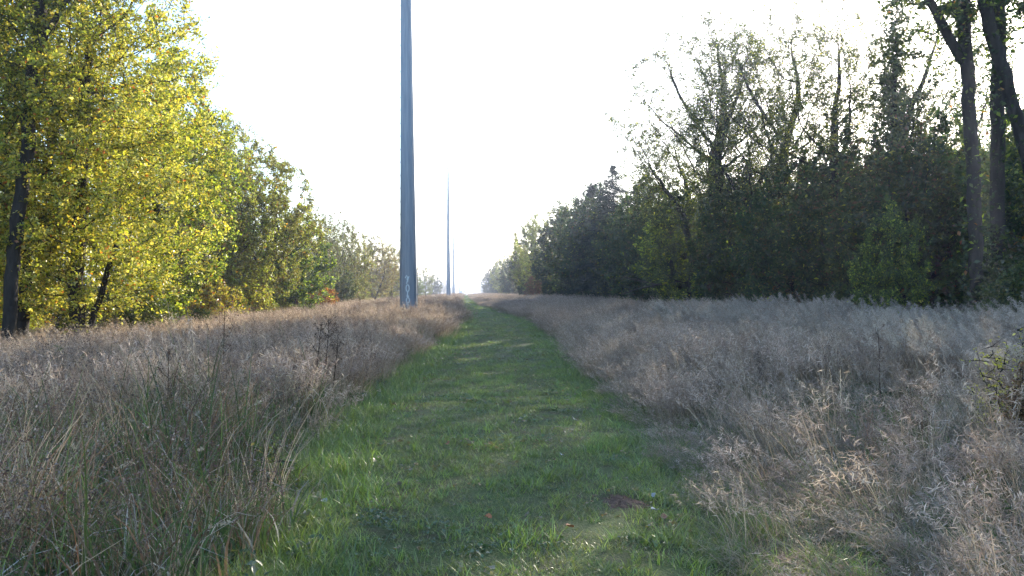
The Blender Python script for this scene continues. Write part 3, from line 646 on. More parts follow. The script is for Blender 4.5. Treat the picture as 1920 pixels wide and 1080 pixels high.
def swept_tuft(seed, h=0.72):                   # fine pale strands laid over by the wind
    rng = np.random.default_rng(seed); cc = ([(0.34, 0.285, 0.235), (0.46, 0.40, 0.345), (0.21, 0.20, 0.12), (0.10, 0.17, 0.055)], [4, 2.6, 2.5, 4])
    a = ribbons(rng, 80, 0.22, h, 0.008, 0.45, 0.3, 1.3, cc, .12, segs=5, leandir=math.pi * .9, hvar=.3, tipw=.2)[:3]
    b = ribbons(rng, 50, 0.24, h * .6, 0.009, 0.5, 0.3, 1.2, cc, .12, segs=4, hvar=.3)[:3]
    return tuft('t', [a, b], M_dry)
def arching_tuft(seed, h=0.85):                 # grass with nodding pale bristly heads
    rng = np.random.default_rng(seed); cc = ([(0.28, 0.25, 0.18), (0.10, 0.14, 0.05), (0.18, 0.13, 0.08)], [3, 3, 1.5])
    V, F, c, pts = ribbons(rng, 9, 0.2, h, 0.005, 0.10, 0.08, 2.2, cc, .1, segs=6, hvar=.15, tipw=.5); bl = [(V, F, c)]
    n, m = 9, 60; i = np.repeat(np.arange(n), m); t = rng.random(n * m)[:, None]
    cen = pts[-2][i] * (1 - t) + pts[-1][i] * t + rng.normal(0, .006, (n * m, 3))
    V, F, c = leaves(cen, 0.020, rng, pal(rng, n * m, [(0.55, 0.52, 0.44), (0.44, 0.38, 0.30)], [2, 1], .08), upb=0, wid=.2); bl.append((V, F, c))
    bl.append(ribbons(rng, 30, 0.2, h * .7, 0.010, 0.25, 0.2, 1.3, cc, .15, segs=5)[:3])
    return tuft('t', bl, M_dry)
GRN = ([(0.19, 0.265, 0.055), (0.125, 0.19, 0.042), (0.29, 0.36, 0.075), (0.30, 0.27, 0.14)], [4, 3, 2.5, 0.8])
def green_tuft(seed, h, n, foot, w=0.004, cols=GRN, bend=0.9, lean=0.35, segs=3):
    rng = np.random.default_rng(seed)
    return tuft('t', [ribbons(rng, n, foot, h, w, lean, 0.25, bend, cols, 0.18, segs=segs, hvar=0.35)[:3]], M_green)
def clover_patch(seed, n=46, col=((0.045, 0.105, 0.035), (0.07, 0.14, 0.04), (0.10, 0.15, 0.08)), s=0.022, foot=0.17, h=0.05):
    rng = np.random.default_rng(seed); a = rng.random(n) * 6.283; r = foot * np.sqrt(rng.random(n))
    cen = np.stack([r * np.cos(a), r * np.sin(a), rng.uniform(0.3, 1, n) * h], 1); cen = np.repeat(cen, 3, 0) + rng.normal(0, s * .45, (n * 3, 3)) * (1, 1, .3)
    V, F, c = leaves(cen, s, rng, pal(rng, n * 3, list(col), [1] * len(col)), upb=2.5, wid=0.9)
    return tuft('t', [(V, F, c)], M_green)
def herb(seed, h=0.35, n=60, s=0.06):           # leafy green weed
    rng = np.random.default_rng(seed); bl = []
    V, F, c, pts = ribbons(rng, 7, 0.08, h, 0.006, 0.25, 0.15, 0.3, ([(0.08, 0.10, 0.04), (0.14, 0.08, 0.05)], [1, 1]), .1, segs=3, tipw=.5); bl.append((V, F, c))
    i = rng.integers(0, 7, n); k = rng.integers(1, 3, n); t = rng.random(n)[:, None]; PT = np.stack(pts, 1)
    cen = PT[i, k] * (1 - t) + PT[i, k + 1] * t + rng.normal(0, .035, (n, 3))
    V, F, c = leaves(cen, s, rng, pal(rng, n, [(0.05, 0.09, 0.03), (0.08, 0.13, 0.04), (0.18, 0.17, 0.05)], [4, 3, 1]), upb=1.2, wid=.45); bl.append((V, F, c))
    return tuft('t', bl, M_green)

tall = protos_coll('tall', [dry_tuft(201), dry_tuft(202, h=1.05), dry_tuft(203, h=0.85, lean=0.3), dry_tuft(204, h=0.9, plume=False, green=0.8), weed_tuft(205), weed_tuft(206, 0.95),
                            broad_tuft(207), broad_tuft(208, 0.9), green_tuft(209, 0.42, 60, 0.2, 0.006, lean=.25), herb(210),
                            dry_tuft(211, h=0.55, lean=0.9, plume=True, stems=30), green_tuft(212, 0.5, 50, 0.2, 0.005, lean=.7, cols=([(0.06, 0.115, 0.045), (0.15, 0.18, 0.11), (0.045, 0.09, 0.04), (0.28, 0.28, 0.22)], [3, 2, 2, 1.6])),
                            dry_tuft(213, h=0.8, stems=34, colw=(1.5, 4, 1, 3)), reed_tuft(214), swept_tuft(215), swept_tuft(216, 0.6), arching_tuft(217)])
# indices: 0-2 plumed, 3 plain, 4-5 aster, 6-7 broad, 8 green, 9 herb, 10 flattened, 11 matted green, 12 brown
def area(rng, y0, y1, x0f, x1f, dens):
    n = int((y1 - y0) * 16 * dens); y = rng.uniform(y0, y1, n); x = rng.uniform(-16, 16, n) if False else None
    lo = np.array([x0f(v) for v in y]); hi = np.array([x1f(v) for v in y]); w = hi - lo
    keep = rng.random(n) < w / 16; y, lo, w = y[keep], lo[keep], w[keep]
    return lo + w * rng.random(len(y)), y
def visible(x, y, m=0.6):                        # drop what lies well outside the frame
    a = np.degrees(np.arctan2(x, y)) - YAW
    return (np.abs(a) < 33.5) | (np.hypot(x, y) < 3)
def vnoise(x, y, s, seed=0):
    return np.sin(x * s + 1.7 * np.sin(y * s * .7 + seed)) * np.sin(y * s * 1.13 + 1.3 * np.sin(x * s * .8 + 2 * seed))

def field(side, seed):
    rng = np.random.default_rng(seed); out = []
    for y0, y1, dens, sm in [(2.0, 9, 26, 0.95), (9, 20, 20, 1.0), (20, 45, 13, 1.08), (45, 110, 6.5, 1.3), (110, 420, 1.8, 1.8)]:
        e = lambda y: path_c(y) + side * (path_w(y) - 0.12 if side < 0 else path_w(y) - 0.05)
        if side > 0: x, y = area(rng, y0, y1, e, lambda v: 15.5, dens)
        else: x, y = area(rng, y0, y1, lambda v: -15.0 if v < 400 else -14, e, dens)
        k = visible(x, y); x, y = x[k], y[k]
        d = np.abs(x - path_c(y)) - path_w(y) + rng.normal(0, 0.18, len(x)) + 0.25 * vnoise(x * 0, y, 0.8, seed)   # distance outside the track edge
        n = len(x); u = rng.random(n); nz = vnoise(x, y, 0.55, seed); nz2 = vnoise(x, y, 1.3, seed + 1)
        if side > 0:
            idx = rng.choice([0, 1, 2, 10, 3], n, p=[.32, .25, .23, .08, .12])
            nr = y < 14
            lowx = 2.4 + 0.0 * y
            m = (y < np.interp(x, [2, 6], [9.5, 13])) & (u < 0.80); idx[m] = rng.choice([14, 15, 14, 11, 10, 10, 11, 8], m.sum())
            m = (x > 6.0) & (y < 30) & (u > 0.85); idx[m] = 13
            m = (nz > 0.45) & (u < 0.6) & (y < 25); idx[m] = rng.choice([8, 11, 9], m.sum())
            m = (u > 0.95) & (x < 6); idx[m] = rng.choice([4, 5, 12], m.sum())
            h = np.interp(x + rng.normal(0, .3, n), [1.5, 2.4, 4, 8, 15], [0.50, 0.56, 0.74, 0.98, 0.95]) * np.interp(y, [3, 8, 14, 60], [0.85, 0.92, 1.0, 1.0])
        else:
            idx = rng.choice([0, 2, 12, 3, 4, 5], n, p=[.15, .13, .28, .20, .14, .10])
            nr = y < 11
            m = nr & (u < 0.6); idx[m] = rng.choice([6, 7, 16, 5, 11, 8], m.sum(), p=[.30, .22, .18, .03, .12, .15])
            m = (nz > 0.3) & (u > 0.78) & (y < 30); idx[m] = rng.choice([8, 9, 11, 7], m.sum())
            m = (y < 7.5) & np.isin(idx, [0, 1, 2, 12]); idx[m] = rng.choice([3, 4, 5, 4, 6, 7, 16], m.sum())
            m = (x < -10.5) & (u < .5); idx[m] = rng.choice([8, 9, 12], m.sum())
            h = np.interp(-x, [1, 2.5, 6, 9, 14], [0.74, 0.84, 0.80, 0.62, 0.45]) * np.interp(y, [3, 6, 12, 24, 36, 60], [1.0, 1.08, 1.02, 0.95, 1.1, 1.15])
        # green fringe beside the track
        m = (d < 0.30) & (rng.random(n) < (0.85 if side < 0 else 0.6)); idx[m] = rng.choice([8, 8, 9, 11] if side < 0 else [8, 11, 11, 15, 14], m.sum())
        ramp = np.clip(0.45 + d * 1.1, 0.35, 1.0)
        s = h * ramp * rng.uniform(0.8, 1.18, n) * (1 + 0.13 * nz2 + 0.10 * vnoise(x, y, .33, 8))
        fl = np.isin(idx, [8, 11, 14, 15]) ; s = np.where(fl, np.clip(s, .45, 1.0) * (0.8 if side < 0 else 0.75), s); s = np.where((idx == 8) & (d < 0.45), np.clip(s, .3, .55), s)
        s *= np.where(y > 45, 0.97, 1.0)
        p = np.stack([x, y, terr(x, y) - 0.01], 1); r = zrot(rng, n, 0.05); r[:, 2] = rng.normal(0, 0.5, n)
        big = (idx >= 3) & (idx != 13) & (idx != 14) & (idx != 15); r[big, 2] = rng.random(big.sum()) * 6.283
        sc = np.stack([sm * np.sqrt(s.clip(.3)) * 1.1, sm * np.sqrt(s.clip(.3)) * 1.1, s], 1)
        out.append((p, r, sc, idx))
    return cat4(*out)
scatter('tall_dry_grass', tall, *field(1, 301), label='pale mauve-grey feathery dry grass filling the field right of the track', cat='dry grass')
scatter('tall_dry_grass', tall, *field(-1, 302), label='brown dry grass and dead weeds filling the field left of the track', cat='dry grass')

turf = protos_coll('turf', [green_tuft(401, 0.065, 80, 0.15, .006, lean=.6), green_tuft(402, 0.10, 46, 0.13, .0065), green_tuft(403, 0.05, 95, 0.16, .006, lean=.7, cols=([(0.21, 0.225, 0.058), (0.27, 0.20, 0.11), (0.15, 0.195, 0.045)], [3, 1.6, 3])),
                            clover_patch(404, s=.017, col=((0.06, 0.125, 0.04), (0.09, 0.16, 0.045), (0.12, 0.17, 0.09))), clover_patch(405, 36, s=0.024, h=0.04, col=((0.07, 0.13, 0.04), (0.09, 0.16, 0.045), (0.13, 0.18, 0.09))), green_tuft(406, 0.17, 62, 0.15, 0.006, lean=.5, bend=1.4),
                            green_tuft(407, 0.05, 70, 0.17, cols=([(0.13, 0.075, 0.045), (0.09, 0.055, 0.035), (0.20, 0.14, 0.08)], [3, 3, 1.2]), lean=0.9), green_tuft(408, 0.11, 26, 0.07, .007, lean=.5),
    clover_patch(409, 4, col=((0.28, 0.19, 0.06), (0.22, 0.11, 0.06), (0.24, 0.20, 0.13)), s=0.035, foot=.2, h=.06)])
def track_grass(seed):
    rng = np.random.default_rng(seed); out = []
    for y0, y1, dens, sm in [(2.2, 9, 100, 0.8), (9, 20, 50, 1.0), (20, 45, 16, 1.5), (45, 120, 6, 2.4), (120, 380, 1.2, 4.0)]:
        x, y = area(rng, y0, y1, lambda v: path_c(v) - path_w(v) - 0.25, lambda v: path_c(v) + path_w(v) + 0.45, dens)
        k = visible(x, y); x, y = x[k], y[k]; n = len(x)
        u = (x - path_c(y)) / path_w(y); q = rng.random(n); nz = vnoise(x, y, 1.9, 3) + 0.5 * vnoise(x, y, 4.7, 5)
        idx = rng.choice([0, 1, 2], n, p=[.5, .27, .23])
        m = (np.abs(u) < 0.55 + .15 * nz) & (rng.random(n) < .5); idx[m] = 2; m = (np.abs(u) < 0.6) & (rng.random(n) < .05); idx[m] = 6
        rut = np.abs(np.abs(u + .06) - 0.42) < 0.13 + .05 * nz; m = rut & (rng.random(n) < .6); idx[m] = rng.choice([2, 2, 2, 6], m.sum())
        m = (nz > 0.25) & (q < 0.16); idx[m] = rng.choice([3, 4, 3], m.sum())
        nb = vnoise(x * 1.2, y * .8, 1.1, 9) + .4 * vnoise(x, y, 5.1, 2); m = (nb < -0.50) & (np.abs(u) < 0.8) & (q < 0.4); idx[m] = rng.choice([6, 2, 2], m.sum())
        my = CAM_H * F_PX / (968 - 546); m = ((x - T(1165, my)) / .24) ** 2 + ((y - my) / .36) ** 2 < rng.uniform(.3, 1.3, n); idx[m] = 6
        edge = (np.abs(u) + rng.normal(0, .1, n)) > 0.80; m = edge & (q < 0.85); idx[m] = rng.choice([5, 1], m.sum(), p=[.75, .25])
        m = rng.random(n) < 0.09; idx[m] = 7
        m = rng.random(n) < 0.04; idx[m] = 8
        s = rng.uniform(0.7, 1.25, n) * (1 + 0.35 * np.clip(np.abs(u) - 0.5, 0, 1))
        s = s * (1 + .25 * vnoise(x, y, 3.3, 7)); zs = s * np.where(idx == 5, np.where(u < 0, 1.1, 0.75), 0.8)
        out.append((np.stack([x, y, terr(x, y) + 0.012 - 0.05 * np.clip(np.abs(u), 0, 1) ** 6], 1), zrot(rng, n, .08), np.stack([sm * s, sm * s, zs * (1 + (sm - 1) * .15)], 1), idx))
    return cat4(*out)
scatter('short_grass', turf, *track_grass(411), label='short green mown grass and clover covering the track', cat='grass')

# ------------------------------------------------------------------ utility poles
def steel_mat():
    m, nt, out = new_mat('weathered_galvanised_steel')
    N, L = nt.nodes.new, nt.links.new
    tc = N('ShaderNodeTexCoord'); mp = N('ShaderNodeMapping'); mp.inputs['Scale'].default_value = (6, 6, 0.35)
    n1 = N('ShaderNodeTexNoise'); n1.inputs['Scale'].default_value = 2.0; n1.inputs['Detail'].default_value = 9
    L(tc.outputs['Object'], mp.inputs[0]); L(mp.outputs[0], n1.inputs['Vector'])
    cr = N('ShaderNodeValToRGB'); e = cr.color_ramp.elements
    e[0].position = .3; e[0].color = (0.21, 0.26, 0.32, 1); e[1].position = .75; e[1].color = (0.32, 0.37, 0.43, 1)
    L(n1.outputs[0], cr.inputs[0])
    p = N('ShaderNodeBsdfPrincipled'); p.inputs['Roughness'].default_value = 0.55; p.inputs['Metallic'].default_value = 0.35
    L(cr.outputs[0], p.inputs['Base Color']); L(p.outputs[0], out.inputs[0]); return m
M_steel = steel_mat()
M_concrete = noise_mat('pole_footing_concrete', (0.25, 0.24, 0.22), (0.36, 0.35, 0.32), scale=4, bump=.3)
M_paint = noise_mat('pale_blue_spray_paint', (0.52, 0.66, 0.72), (0.70, 0.78, 0.82), scale=9, bump=0, rough=.7)
M_ins = noise_mat('grey_insulator', (0.2, 0.2, 0.2), (0.3, 0.3, 0.3), scale=4, bump=0, rough=.4)

def prism(rings, k, phase=0.0):
    V = []; 
    for (x, y, z, r) in rings:
        for j in range(k):
            a = phase + j * 2 * math.pi / k; V.append((x + r * math.cos(a), y + r * math.sin(a), z))
    F = [[i * k + j, i * k + (j + 1) % k, (i + 1) * k + (j + 1) % k, (i + 1) * k + j] for i in range(len(rings) - 1) for j in range(k)]
    cap = [[0] + [j for j in range(1, k)]]
    return V, F, [list(range(k))[::-1], [(len(rings) - 1) * k + j for j in range(k)]]
def py_mesh(name, V, F, mat, parent=None, smooth=False, bevel=0):
    me = bpy.data.meshes.new(name); me.from_pydata([tuple(v) for v in V], [], [list(f) for f in F]); me.update(); me.materials.append(mat)
    if smooth: me.polygons.foreach_set('use_smooth', [True] * len(F))
    o = bpy.data.objects.new(name, me); C.objects.link(o); o.parent = parent
    if bevel: b = o.modifiers.new('bevel', 'BEVEL'); b.width = bevel; b.segments = 2
    return o
def box_vf(x0, x1, y0, y1, z0, z1):
    V = [(x, y, z) for z in (z0, z1) for y in (y0, y1) for x in (x0, x1)]
    return V, [(0, 2, 3, 1), (4, 5, 7, 6), (0, 1, 5, 4), (2, 6, 7, 3), (0, 4, 6, 2), (1, 3, 7, 5)]
def tube_vf(path, r, k=6):
    P = np.array(path, float); par = np.arange(-1, len(P) - 1); return tubes(P, par, np.full(len(P), r) if np.isscalar(r) else np.array(r), np.ones(len(P), bool), k)

def make_pole(px, y, H, r0, r1, label, lean=0.0, near=False):
    x = T(px, y); root = bpy.data.objects.new('utility_pole', None); C.objects.link(root)
    root.location = (x, y, float(terr(x, y))); root.rotation_euler = (0, -lean, 0); tag(root, label, 'utility pole', 'steel utility poles in a row')
    V, F, cap = prism([(0, 0, 0.10, r0), (0, 0, H * .3, r0 + (r1 - r0) * .3), (0, 0, H * .62, r0 + (r1 - r0) * .62), (0, 0, H, r1)], 12, 0.2)
    shaft = py_mesh('shaft', V, F + cap, M_steel, root)
    V, F, cap = prism([(0, 0, 0.02, r0 * 1.42), (0, 0, 0.09, r0 * 1.42)], 12, 0.2); py_mesh('base_flange', V, F + cap, M_steel, root)
    V, F, cap = prism([(0, 0, -0.6, r0 * 1.75), (0, 0, 0.018, r0 * 1.75)], 20); py_mesh('footing', V, F + cap, M_concrete, root)
    bolts = None
    for j in range(8):
        a = j * math.pi / 4 + .1; V, F, cap = prism([(math.cos(a) * r0 * 1.25, math.sin(a) * r0 * 1.25, 0.091, .03), (math.cos(a) * r0 * 1.25, math.sin(a) * r0 * 1.25, 0.17, .03)], 6); py_mesh('bolt', V, F + cap, M_steel, root)
    # overlapping sleeve joint
    zz = H * 0.62; rr = r0 + (r1 - r0) * .62; V, F, cap = prism([(0, 0, zz - .45, rr + .035), (0, 0, zz + .45, rr + .015)], 12, .2); py_mesh('sleeve', V, F + cap, M_steel, root)
    # insulator brackets near the top
    for j, fz in enumerate((0.98, 0.90, 0.82, 0.74)):
        z = H * fz; rz = r0 + (r1 - r0) * fz; sgn = 1 if j % 2 else -1
        V, F = tube_vf([(sgn * (rz - .02), 0, z), (sgn * (rz + .30), 0, z + .08)], .045, 8); py_mesh('bracket', V, F, M_steel, root, True)
        st = [(sgn * (rz + .33), 0, z - .28 + .09 * q, .085 if q % 2 else .05) for q in range(6)]
        V, F, cap = prism(st, 10); py_mesh('insulator', V, F + cap, M_ins, root, True)
    if near:
        for q in range(24):                     # climbing-step lugs up one side
            z = 2.2 + q * .62; rz = r0 + (r1 - r0) * z / H; a = math.pi + (.16 if q % 2 else -.16)
            V, F = tube_vf([((rz - .02) * math.cos(a), (rz - .02) * math.sin(a), z), ((rz + .06) * math.cos(a), (rz + .06) * math.sin(a), z)], .022, 6); py_mesh('step_lug', V, F, M_steel, root)
        # earthing conduit down the sunny side
        def rz_(z): return r0 + (r1 - r0) * z / H
        pts = [((rz_(z) + .03) * math.cos(-.28), (rz_(z) + .03) * math.sin(-.28), z) for z in (0.1, 1.0, 2.0, 2.7)]
        V, F = tube_vf(pts, .026, 8); py_mesh('conduit', V, F, M_concrete, root, True)
        for z in (.6, 1.5, 2.4):
            V, F = box_vf(rz_(z) - .03, rz_(z) + .075, -.16, -.05, z - .02, z + .02); py_mesh('clamp', V, F, M_steel, root)
        # spray-painted marks on the face turned to the track: hooked stroke, ring, bar, ring, zigzag
        G = [[(-.10, 1.62), (-.03, 1.74), (.02, 1.66), (-.02, 1.56), (.03, 1.48), (-.01, 1.42)], [(.08, 1.70), (.03, 1.56), (-.02, 1.44), (-.03, 1.34)],
             [(math.cos(t) * .075 + .01, 1.14 + math.sin(t) * .16) for t in np.linspace(0, 6.4, 17)],
             [(.01, .96), (.0, .86), (.02, .74)], [(-.05, .80), (.02, .72), (.07, .78)],
             [(math.cos(t) * .075 + .02, .57 + math.sin(t) * .13) for t in np.linspace(0, 6.4, 15)],
             [(-.05, .40), (.06, .36), (-.03, .26), (.06, .20), (-.02, .12)]]
        V, F = [], []; a0 = -math.pi / 2 - .09 + .02
        # nearest facet plane
        fac = 2 * math.pi / 12; kf = round((a0 - .2 - fac / 2) / fac); am = .2 + fac * (kf + .5)
        def on(u, z):
            R_ = rz_(z) * math.cos(fac / 2) + .004; return (R_ * math.cos(am) - u * math.sin(am), R_ * math.sin(am) + u * math.cos(am), z)
        for st in G:
            st = [np.array(s) * (1, 1) for s in st]; n0 = len(V)
            for i, s in enumerate(st):
                t = (st[min(i + 1, len(st) - 1)] - st[max(i - 1, 0)]); t = t / (np.linalg.norm(t) + 1e-9); nn = np.array([-t[1], t[0]]) * .022
                V += [on((s + nn)[0], .66 + (s + nn)[1]), on((s - nn)[0], .66 + (s - nn)[1])]
            F += [(n0 + 2 * i, n0 + 2 * i + 1, n0 + 2 * i + 3, n0 + 2 * i + 2) for i in range(len(st) - 1)]
        g = py_mesh('graffiti', V, F, M_paint, root); g['label'] = 'pale blue spray-painted letters running down the pole'
    return root
make_pole(766.5, 42, 27.0, 0.43, 0.15, 'tall near steel pole with pale graffiti near its foot', lean=0.008, near=True)
make_pole(841, 187, 28.3, 0.48, 0.17, 'second steel pole, thin and complete, right of the tall near pole', lean=.004)
make_pole(850.5, 375, 26.5, 0.62, 0.28, 'third steel pole, shorter in view, just right of the second')
make_pole(861, 680, 21.0, 0.62, 0.3, 'furthest faint steel pole at the end of the row')

# ------------------------------------------------------------------ small things
def stalk(px, y, h, label, seed, dark=True, heads=26, lean=0.05, az=0.0, spread=.10, name='weed_stalk', group='dead weed stalks standing out of the grass'):
    rng = np.random.default_rng(seed); x = T(px, y)
    root = bpy.data.objects.new(name, None); C.objects.link(root); root.location = (x, y, float(terr(x, y)) - .02); root.rotation_euler = (0, 0, az)
    tag(root, label, 'weed', group)
    zs = np.linspace(0, h, 9); P = np.stack([lean * zs + .012 * np.sin(zs * 5 + seed), .01 * np.cos(zs * 4), zs], 1)
    V, F = tube_vf(P, np.linspace(.008, .0035, 9), 5); col = (0.09, 0.06, 0.045) if dark else (0.40, 0.33, 0.24)
    Vs, Fs, o = [V], [F], len(V); cs = []
    for i in range(heads):
        z = rng.uniform(.45, 1.0) * h; a = rng.random() * 6.283; p = np.array([lean * z + .012 * math.sin(z * 5 + seed), 0, z])
        e = p + np.array([math.cos(a), math.sin(a), 1.1]) * spread * rng.uniform(.4, 1.1)
        V, F = tube_vf([p, (p + e) / 2 + (0, 0, -.01), e], [.003, .0022, .0015], 3); Vs.append(V); Fs.append(F + o); o += len(V)
        cs.append(e + rng.normal(0, .012, (8, 3)))
    V = np.concatenate(Vs); mesh_np('stem', V, np.concatenate(Fs), M_dry, cols=np.tile([col], (len(V), 1)), parent=root)
    cen = np.concatenate(cs); V, F, c = leaves(cen, .015, rng, pal(rng, len(cen), [tuple(c * 1.3 for c in col), tuple(c * .8 for c in col)], [1, 1]), upb=0, wid=.7)
    mesh_np('seed_heads', V, F, M_dry, cols=c, parent=root)
    return root
stalk(425, 11.5, 1.35, 'tall dark dead stalk standing alone left of the pole, nearest the yellow maple', 1, lean=-.03)
stalk(592, 11.5, 1.15, 'left of the three dark dead stalks close together beside the track', 2)
stalk(606, 11.2, 1.22, 'middle and tallest of the three dark dead stalks close together beside the track', 3)
stalk(622, 11.8, 1.05, 'right of the three dark dead stalks close together beside the track', 4, lean=.08)
stalk(308, 9.0, 1.05, 'dark dead stalk with small side twigs in the left foreground weeds', 5)
stalk(530, 8.2, .78, 'short brown dead stalk at the edge of the green verge', 6, dark=False)
stalk(345, 12.5, 1.5, 'pale straw-coloured leaning stalk left of the tall dark stalk', 7, dark=False, heads=6, lean=-.16, spread=.04)
stalk(375, 13.5, 1.45, 'second pale straw-coloured leaning stalk beside the tall dark stalk', 8, dark=False, heads=5, lean=-.15, spread=.04)
stalk(1655, 10.9, 1.12, 'dark bare sapling stalk alone in the pale grass on the right', 9, heads=12, lean=-.07, spread=.07)
stalk(1690, 12.0, 1.15, 'thin stalk with small yellow-brown heads right of the dark sapling stalk', 10, dark=False, heads=30)
# yellow-leaved sapling at the right edge
sapl = make_shrub(501, 1.25, .5, 1500, [YEL, (0.55, 0.50, 0.12), (0.70, 0.62, 0.25), BRN], [3, 3, 3, 1], lsize=.034, stems=4, base_r=.007)
plant(sapl, 'yellow_leaved_shrub', T(1893, 8.9), 8.9, 'small shrub with pale yellow leaves and reddish stems at the right edge', 'shrub', s=1.0)
sap2 = make_shrub(502, .95, .22, 3600, [(0.22, 0.11, 0.07), BRN, (0.28, 0.17, 0.11)], [3, 3, 1], lsize=.026, stems=6, base_r=.012)
plant(sap2, 'brown_weed_clump', T(1915, 8.3), 8.3, 'reddish-brown dead weed clump below the yellow-leaved shrub', 'weed', s=1.0)
dock = make_shrub(503, .55, .28, 130, [(0.04, 0.12, 0.025), (0.06, 0.15, 0.03)], [1, 1], lsize=.13, stems=3, twigs=False, base_r=.01)
plant(dock, 'broad_leaved_plant', T(128, 14.5), 14.5, 'dark green broad-leaved plant at the foot of the yellow maple, left one', 'plant', 'green broad-leaved plants in the dry grass', s=1.25)
plant(dock, 'broad_leaved_plant', T(165, 14.3), 14.3, 'dark green broad-leaved plant at the foot of the yellow maple, middle one', 'plant', 'green broad-leaved plants in the dry grass', s=1.1, rz=2)
plant(dock, 'broad_leaved_plant', T(228, 14.6), 14.6, 'small dark green broad-leaved plant furthest right under the yellow maple', 'plant', 'green broad-leaved plants in the dry grass', s=.95, rz=4)
gold = make_shrub(504, .55, .26, 700, [(0.09, 0.15, 0.05), (0.14, 0.19, 0.06), (0.35, 0.30, 0.07)], [4, 3, 1], lsize=.035, stems=5, base_r=.007)
plant(gold, 'leafy_weed', T(505, 6.9), 6.9, 'leafy green weed with reddish stems between dry weeds and green verge', 'plant', s=0.8)
# leaning dead pole branch in the right wood, and bare boughs reaching out below the cedar
x0, x1 = T(1632, 29), T(1540, 31)
V, F = tube_vf([(x0, 29, .2), ((x0 + x1) / 2 + .1, 30, 1.75), (x1, 31, 3.4)], [.07, .055, .03], 7)
tag(py_mesh('leaning_branch', V, F, M_bark, None, True), 'long dead branch leaning diagonally in the dark right wood', 'branch')
x0, x1 = T(1275, 50), T(1165, 48)
V, F = tube_vf([(x0, 50, 2.2), ((x0 * .6 + x1 * .4), 49.2, 2.0), (x0 * .25 + x1 * .75, 48.5, 1.75), (x1, 48, 1.45)], [.07, .055, .04, .02], 6)
V2, F2 = tube_vf([((x0 * .6 + x1 * .4), 49.2, 2.0), (x0 * .2 + x1 * .8, 48.6, 2.3), (x1 + .1, 48.3, 2.45)], [.045, .035, .015], 6)
tag(py_mesh('fallen_bough', np.concatenate([V, V2]), np.concatenate([F, F2 + len(V)]), M_bark, None, True), 'bare forked bough sticking out of the wood below the small cedar', 'branch')

# fallen leaves on the track
def fallen_leaf(px, py_, size, col, label, seed):
    rng = np.random.default_rng(seed); y = CAM_H * F_PX / (py_ - 546); x = T(px, y)
    m, nt, out = new_mat('fallen_leaf_%d' % seed)
    p = nt.nodes.new('ShaderNodeBsdfPrincipled'); nz = nt.nodes.new('ShaderNodeTexNoise'); nz.inputs['Scale'].default_value = 30
    cr = nt.nodes.new('ShaderNodeValToRGB'); cr.color_ramp.elements[0].color = (*[c * .55 for c in col], 1); cr.color_ramp.elements[1].color = (*[min(.9, c * 1.25) for c in col], 1)
    cr.color_ramp.elements[0].position = .35; cr.color_ramp.elements[1].position = .65
    nt.links.new(nz.outputs[0], cr.inputs[0]); nt.links.new(cr.outputs[0], p.inputs['Base Color']); p.inputs['Roughness'].default_value = .7; nt.links.new(p.outputs[0], out.inputs[0])
    n = 26; V = [(0, 0, 0)]
    for j in range(n):
        a = j * 2 * math.pi / n; r = size * (.36 + .10 * math.cos(a * 2 + .4) + .05 * abs(math.sin(3.5 * a)) + rng.uniform(-.03, .03))
        V.append((r * math.cos(a), r * math.sin(a), .75 * r * math.sin(a * .5 + seed) ** 2 * abs(math.sin(a + seed)) + rng.uniform(0, .006)))
    F = [(0, 1 + j, 1 + (j + 1) % n) for j in range(n)]
    o = py_mesh('fallen_leaf', V, F, m); o.location = (x, y, float(terr(x, y)) + .075); o.rotation_euler = (rng.uniform(.25, .6), rng.uniform(-.3, .3), rng.random() * 6)
    sol = o.modifiers.new('thickness', 'SOLIDIFY'); sol.thickness = .0012
    tag(o, label, 'leaf', 'fallen leaves on the track')
fallen_leaf(915, 1014, 0.062, (0.42, 0.15, 0.06), 'rust-orange fallen leaf in the middle of the track, near the bottom edge', 1)
fallen_leaf(1068, 1036, 0.068, (0.45, 0.17, 0.06), 'rust-orange fallen leaf nearest the bottom edge, right of the other', 2)
fallen_leaf(1245, 1015, 0.062, (0.36, 0.17, 0.10), 'dull brown fallen leaf right of the two orange ones', 3)
fallen_leaf(1226, 968, 0.056, (0.40, 0.41, 0.40), 'pale upturned leaf just right of the bare brown patch', 4)
fallen_leaf(1228, 1000, 0.062, (0.40, 0.41, 0.40), 'pale leaf a step nearer than the one by the brown patch', 5)
fallen_leaf(1077, 803, 0.087, (0.40, 0.41, 0.40), 'pale leaf alone in the right half of the track further off', 6)
fallen_leaf(1053, 883, 0.062, (0.40, 0.41, 0.40), 'pale leaf halfway between brown patch and the far pale leaf', 7)
fallen_leaf(607, 970, 0.056, (0.40, 0.41, 0.40), 'pale leaf lying in the bright green left verge', 8)
fallen_leaf(840, 860, 0.068, (0.35, 0.16, 0.07), 'rusty leaf on the left half of the track', 9)
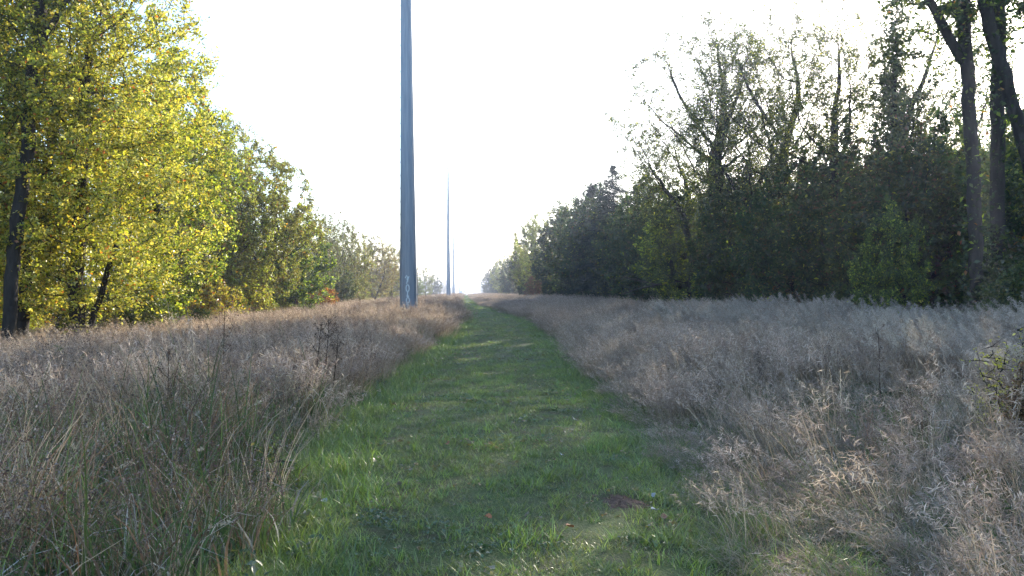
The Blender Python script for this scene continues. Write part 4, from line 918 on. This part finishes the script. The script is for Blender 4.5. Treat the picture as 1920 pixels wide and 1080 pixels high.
# bare brown patch
def dirt_patch(px, py_, rx, ry, seed):
    rng = np.random.default_rng(seed); y = CAM_H * F_PX / (py_ - 546); x = T(px, y); n = 28
    V = [(0, 0, .022)]; 
    for ring in (.33, .66, 1.0):
        for j in range(n):
            a = j * 2 * math.pi / n; k = ring * (1 + .18 * math.sin(3 * a + seed) + rng.normal(0, .05)); V.append((rx * k * math.cos(a), ry * k * math.sin(a), .028 * (1 - ring ** 2) + rng.normal(0, .006) - .01))
    F = [(0, 1 + j, 1 + (j + 1) % n) for j in range(n)] + [(1 + r * n + j, 1 + (r + 1) * n + j, 1 + (r + 1) * n + (j + 1) % n, 1 + r * n + (j + 1) % n) for r in range(2) for j in range(n)]
    o = py_mesh('dirt_patch', V, F, M_dirt, None, True); o.location = (x, y, float(terr(x, y)) + .025); return tag(o, kind='structure')
M_dirt = noise_mat('bare_reddish_earth', (0.075, 0.045, 0.032), (0.15, 0.09, 0.062), scale=14, bump=1, bscale=40)
dirt_patch(1165, 968, .17, .22, 3)

# white van parked far off at the end of the cutting
def van(px, y):
    x = T(px, y); root = bpy.data.objects.new('parked_van', None); C.objects.link(root); root.location = (x, y, float(terr(x, y))); root.rotation_euler = (0, 0, R(62))
    tag(root, 'tiny white van parked far away right of the poles', 'van')
    W = noise_mat('white_van_paint', (0.75, 0.75, 0.75), (0.8, 0.8, 0.8), scale=1, bump=0, rough=.35); K = noise_mat('dark_glass', (0.02, 0.02, 0.025), (0.03, 0.03, 0.035), scale=1, bump=0, rough=.15)
    prof = [(-2.5, .45), (-2.5, 2.1), (-2.3, 2.35), (.9, 2.35), (1.6, 1.35), (2.5, 1.1), (2.6, .45)]
    n = len(prof); V = [(a, s * .95, b) for s in (-1, 1) for a, b in prof]
    py_mesh('body', V, [tuple(range(n)), tuple(range(2 * n - 1, n - 1, -1))] + [(j, j + n, (j + 1) % n + n, (j + 1) % n) for j in range(n)], W, root, bevel=.05)
    for s in (-1, 1):
        V, F = box_vf(-.1, 1.05, s * .955 - .01, s * .955 + .01, 1.45, 2.05); py_mesh('side_window', V, F, K, root)
        for a in (-1.6, 1.7):
            V, F, cap = prism([(0, 0, -.11, .36), (0, 0, .11, .36)], 16); o = py_mesh('wheel', V, F + cap, K, root); o.location = (a, s * .87, .36); o.rotation_euler = (R(90), 0, 0)
    V = [(.97, -.8, 2.28), (.97, .8, 2.28), (1.62, .8, 1.4), (1.62, -.8, 1.4)]; V = [(a + .03, b, c) for a, b, c in V] + [(a + .01, b, c - .02) for a, b, c in V]
    py_mesh('windscreen', V, [(0, 1, 2, 3), (7, 6, 5, 4), (0, 4, 5, 1), (1, 5, 6, 2), (2, 6, 7, 3), (3, 7, 4, 0)], K, root)
van(868, 520)

# ------------------------------------------------------------------ autumn haze in the air; blue tint also stands in for lens flare
USE_HAZE = True
if USE_HAZE:
    m, nt, out = new_mat('autumn_haze')
    pvn = nt.nodes.new('ShaderNodeVolumePrincipled'); pvn.inputs['Density'].default_value = 0.0006; pvn.inputs['Color'].default_value = (0.68, 0.76, 1.0, 1); pvn.inputs['Anisotropy'].default_value = 0.7
    nt.links.new(pvn.outputs[0], out.inputs['Volume'])
    V, F = box_vf(-3600, 3600, -600, 4800, -2.5, 42); tag(py_mesh('haze', V, F, m), kind='stuff')
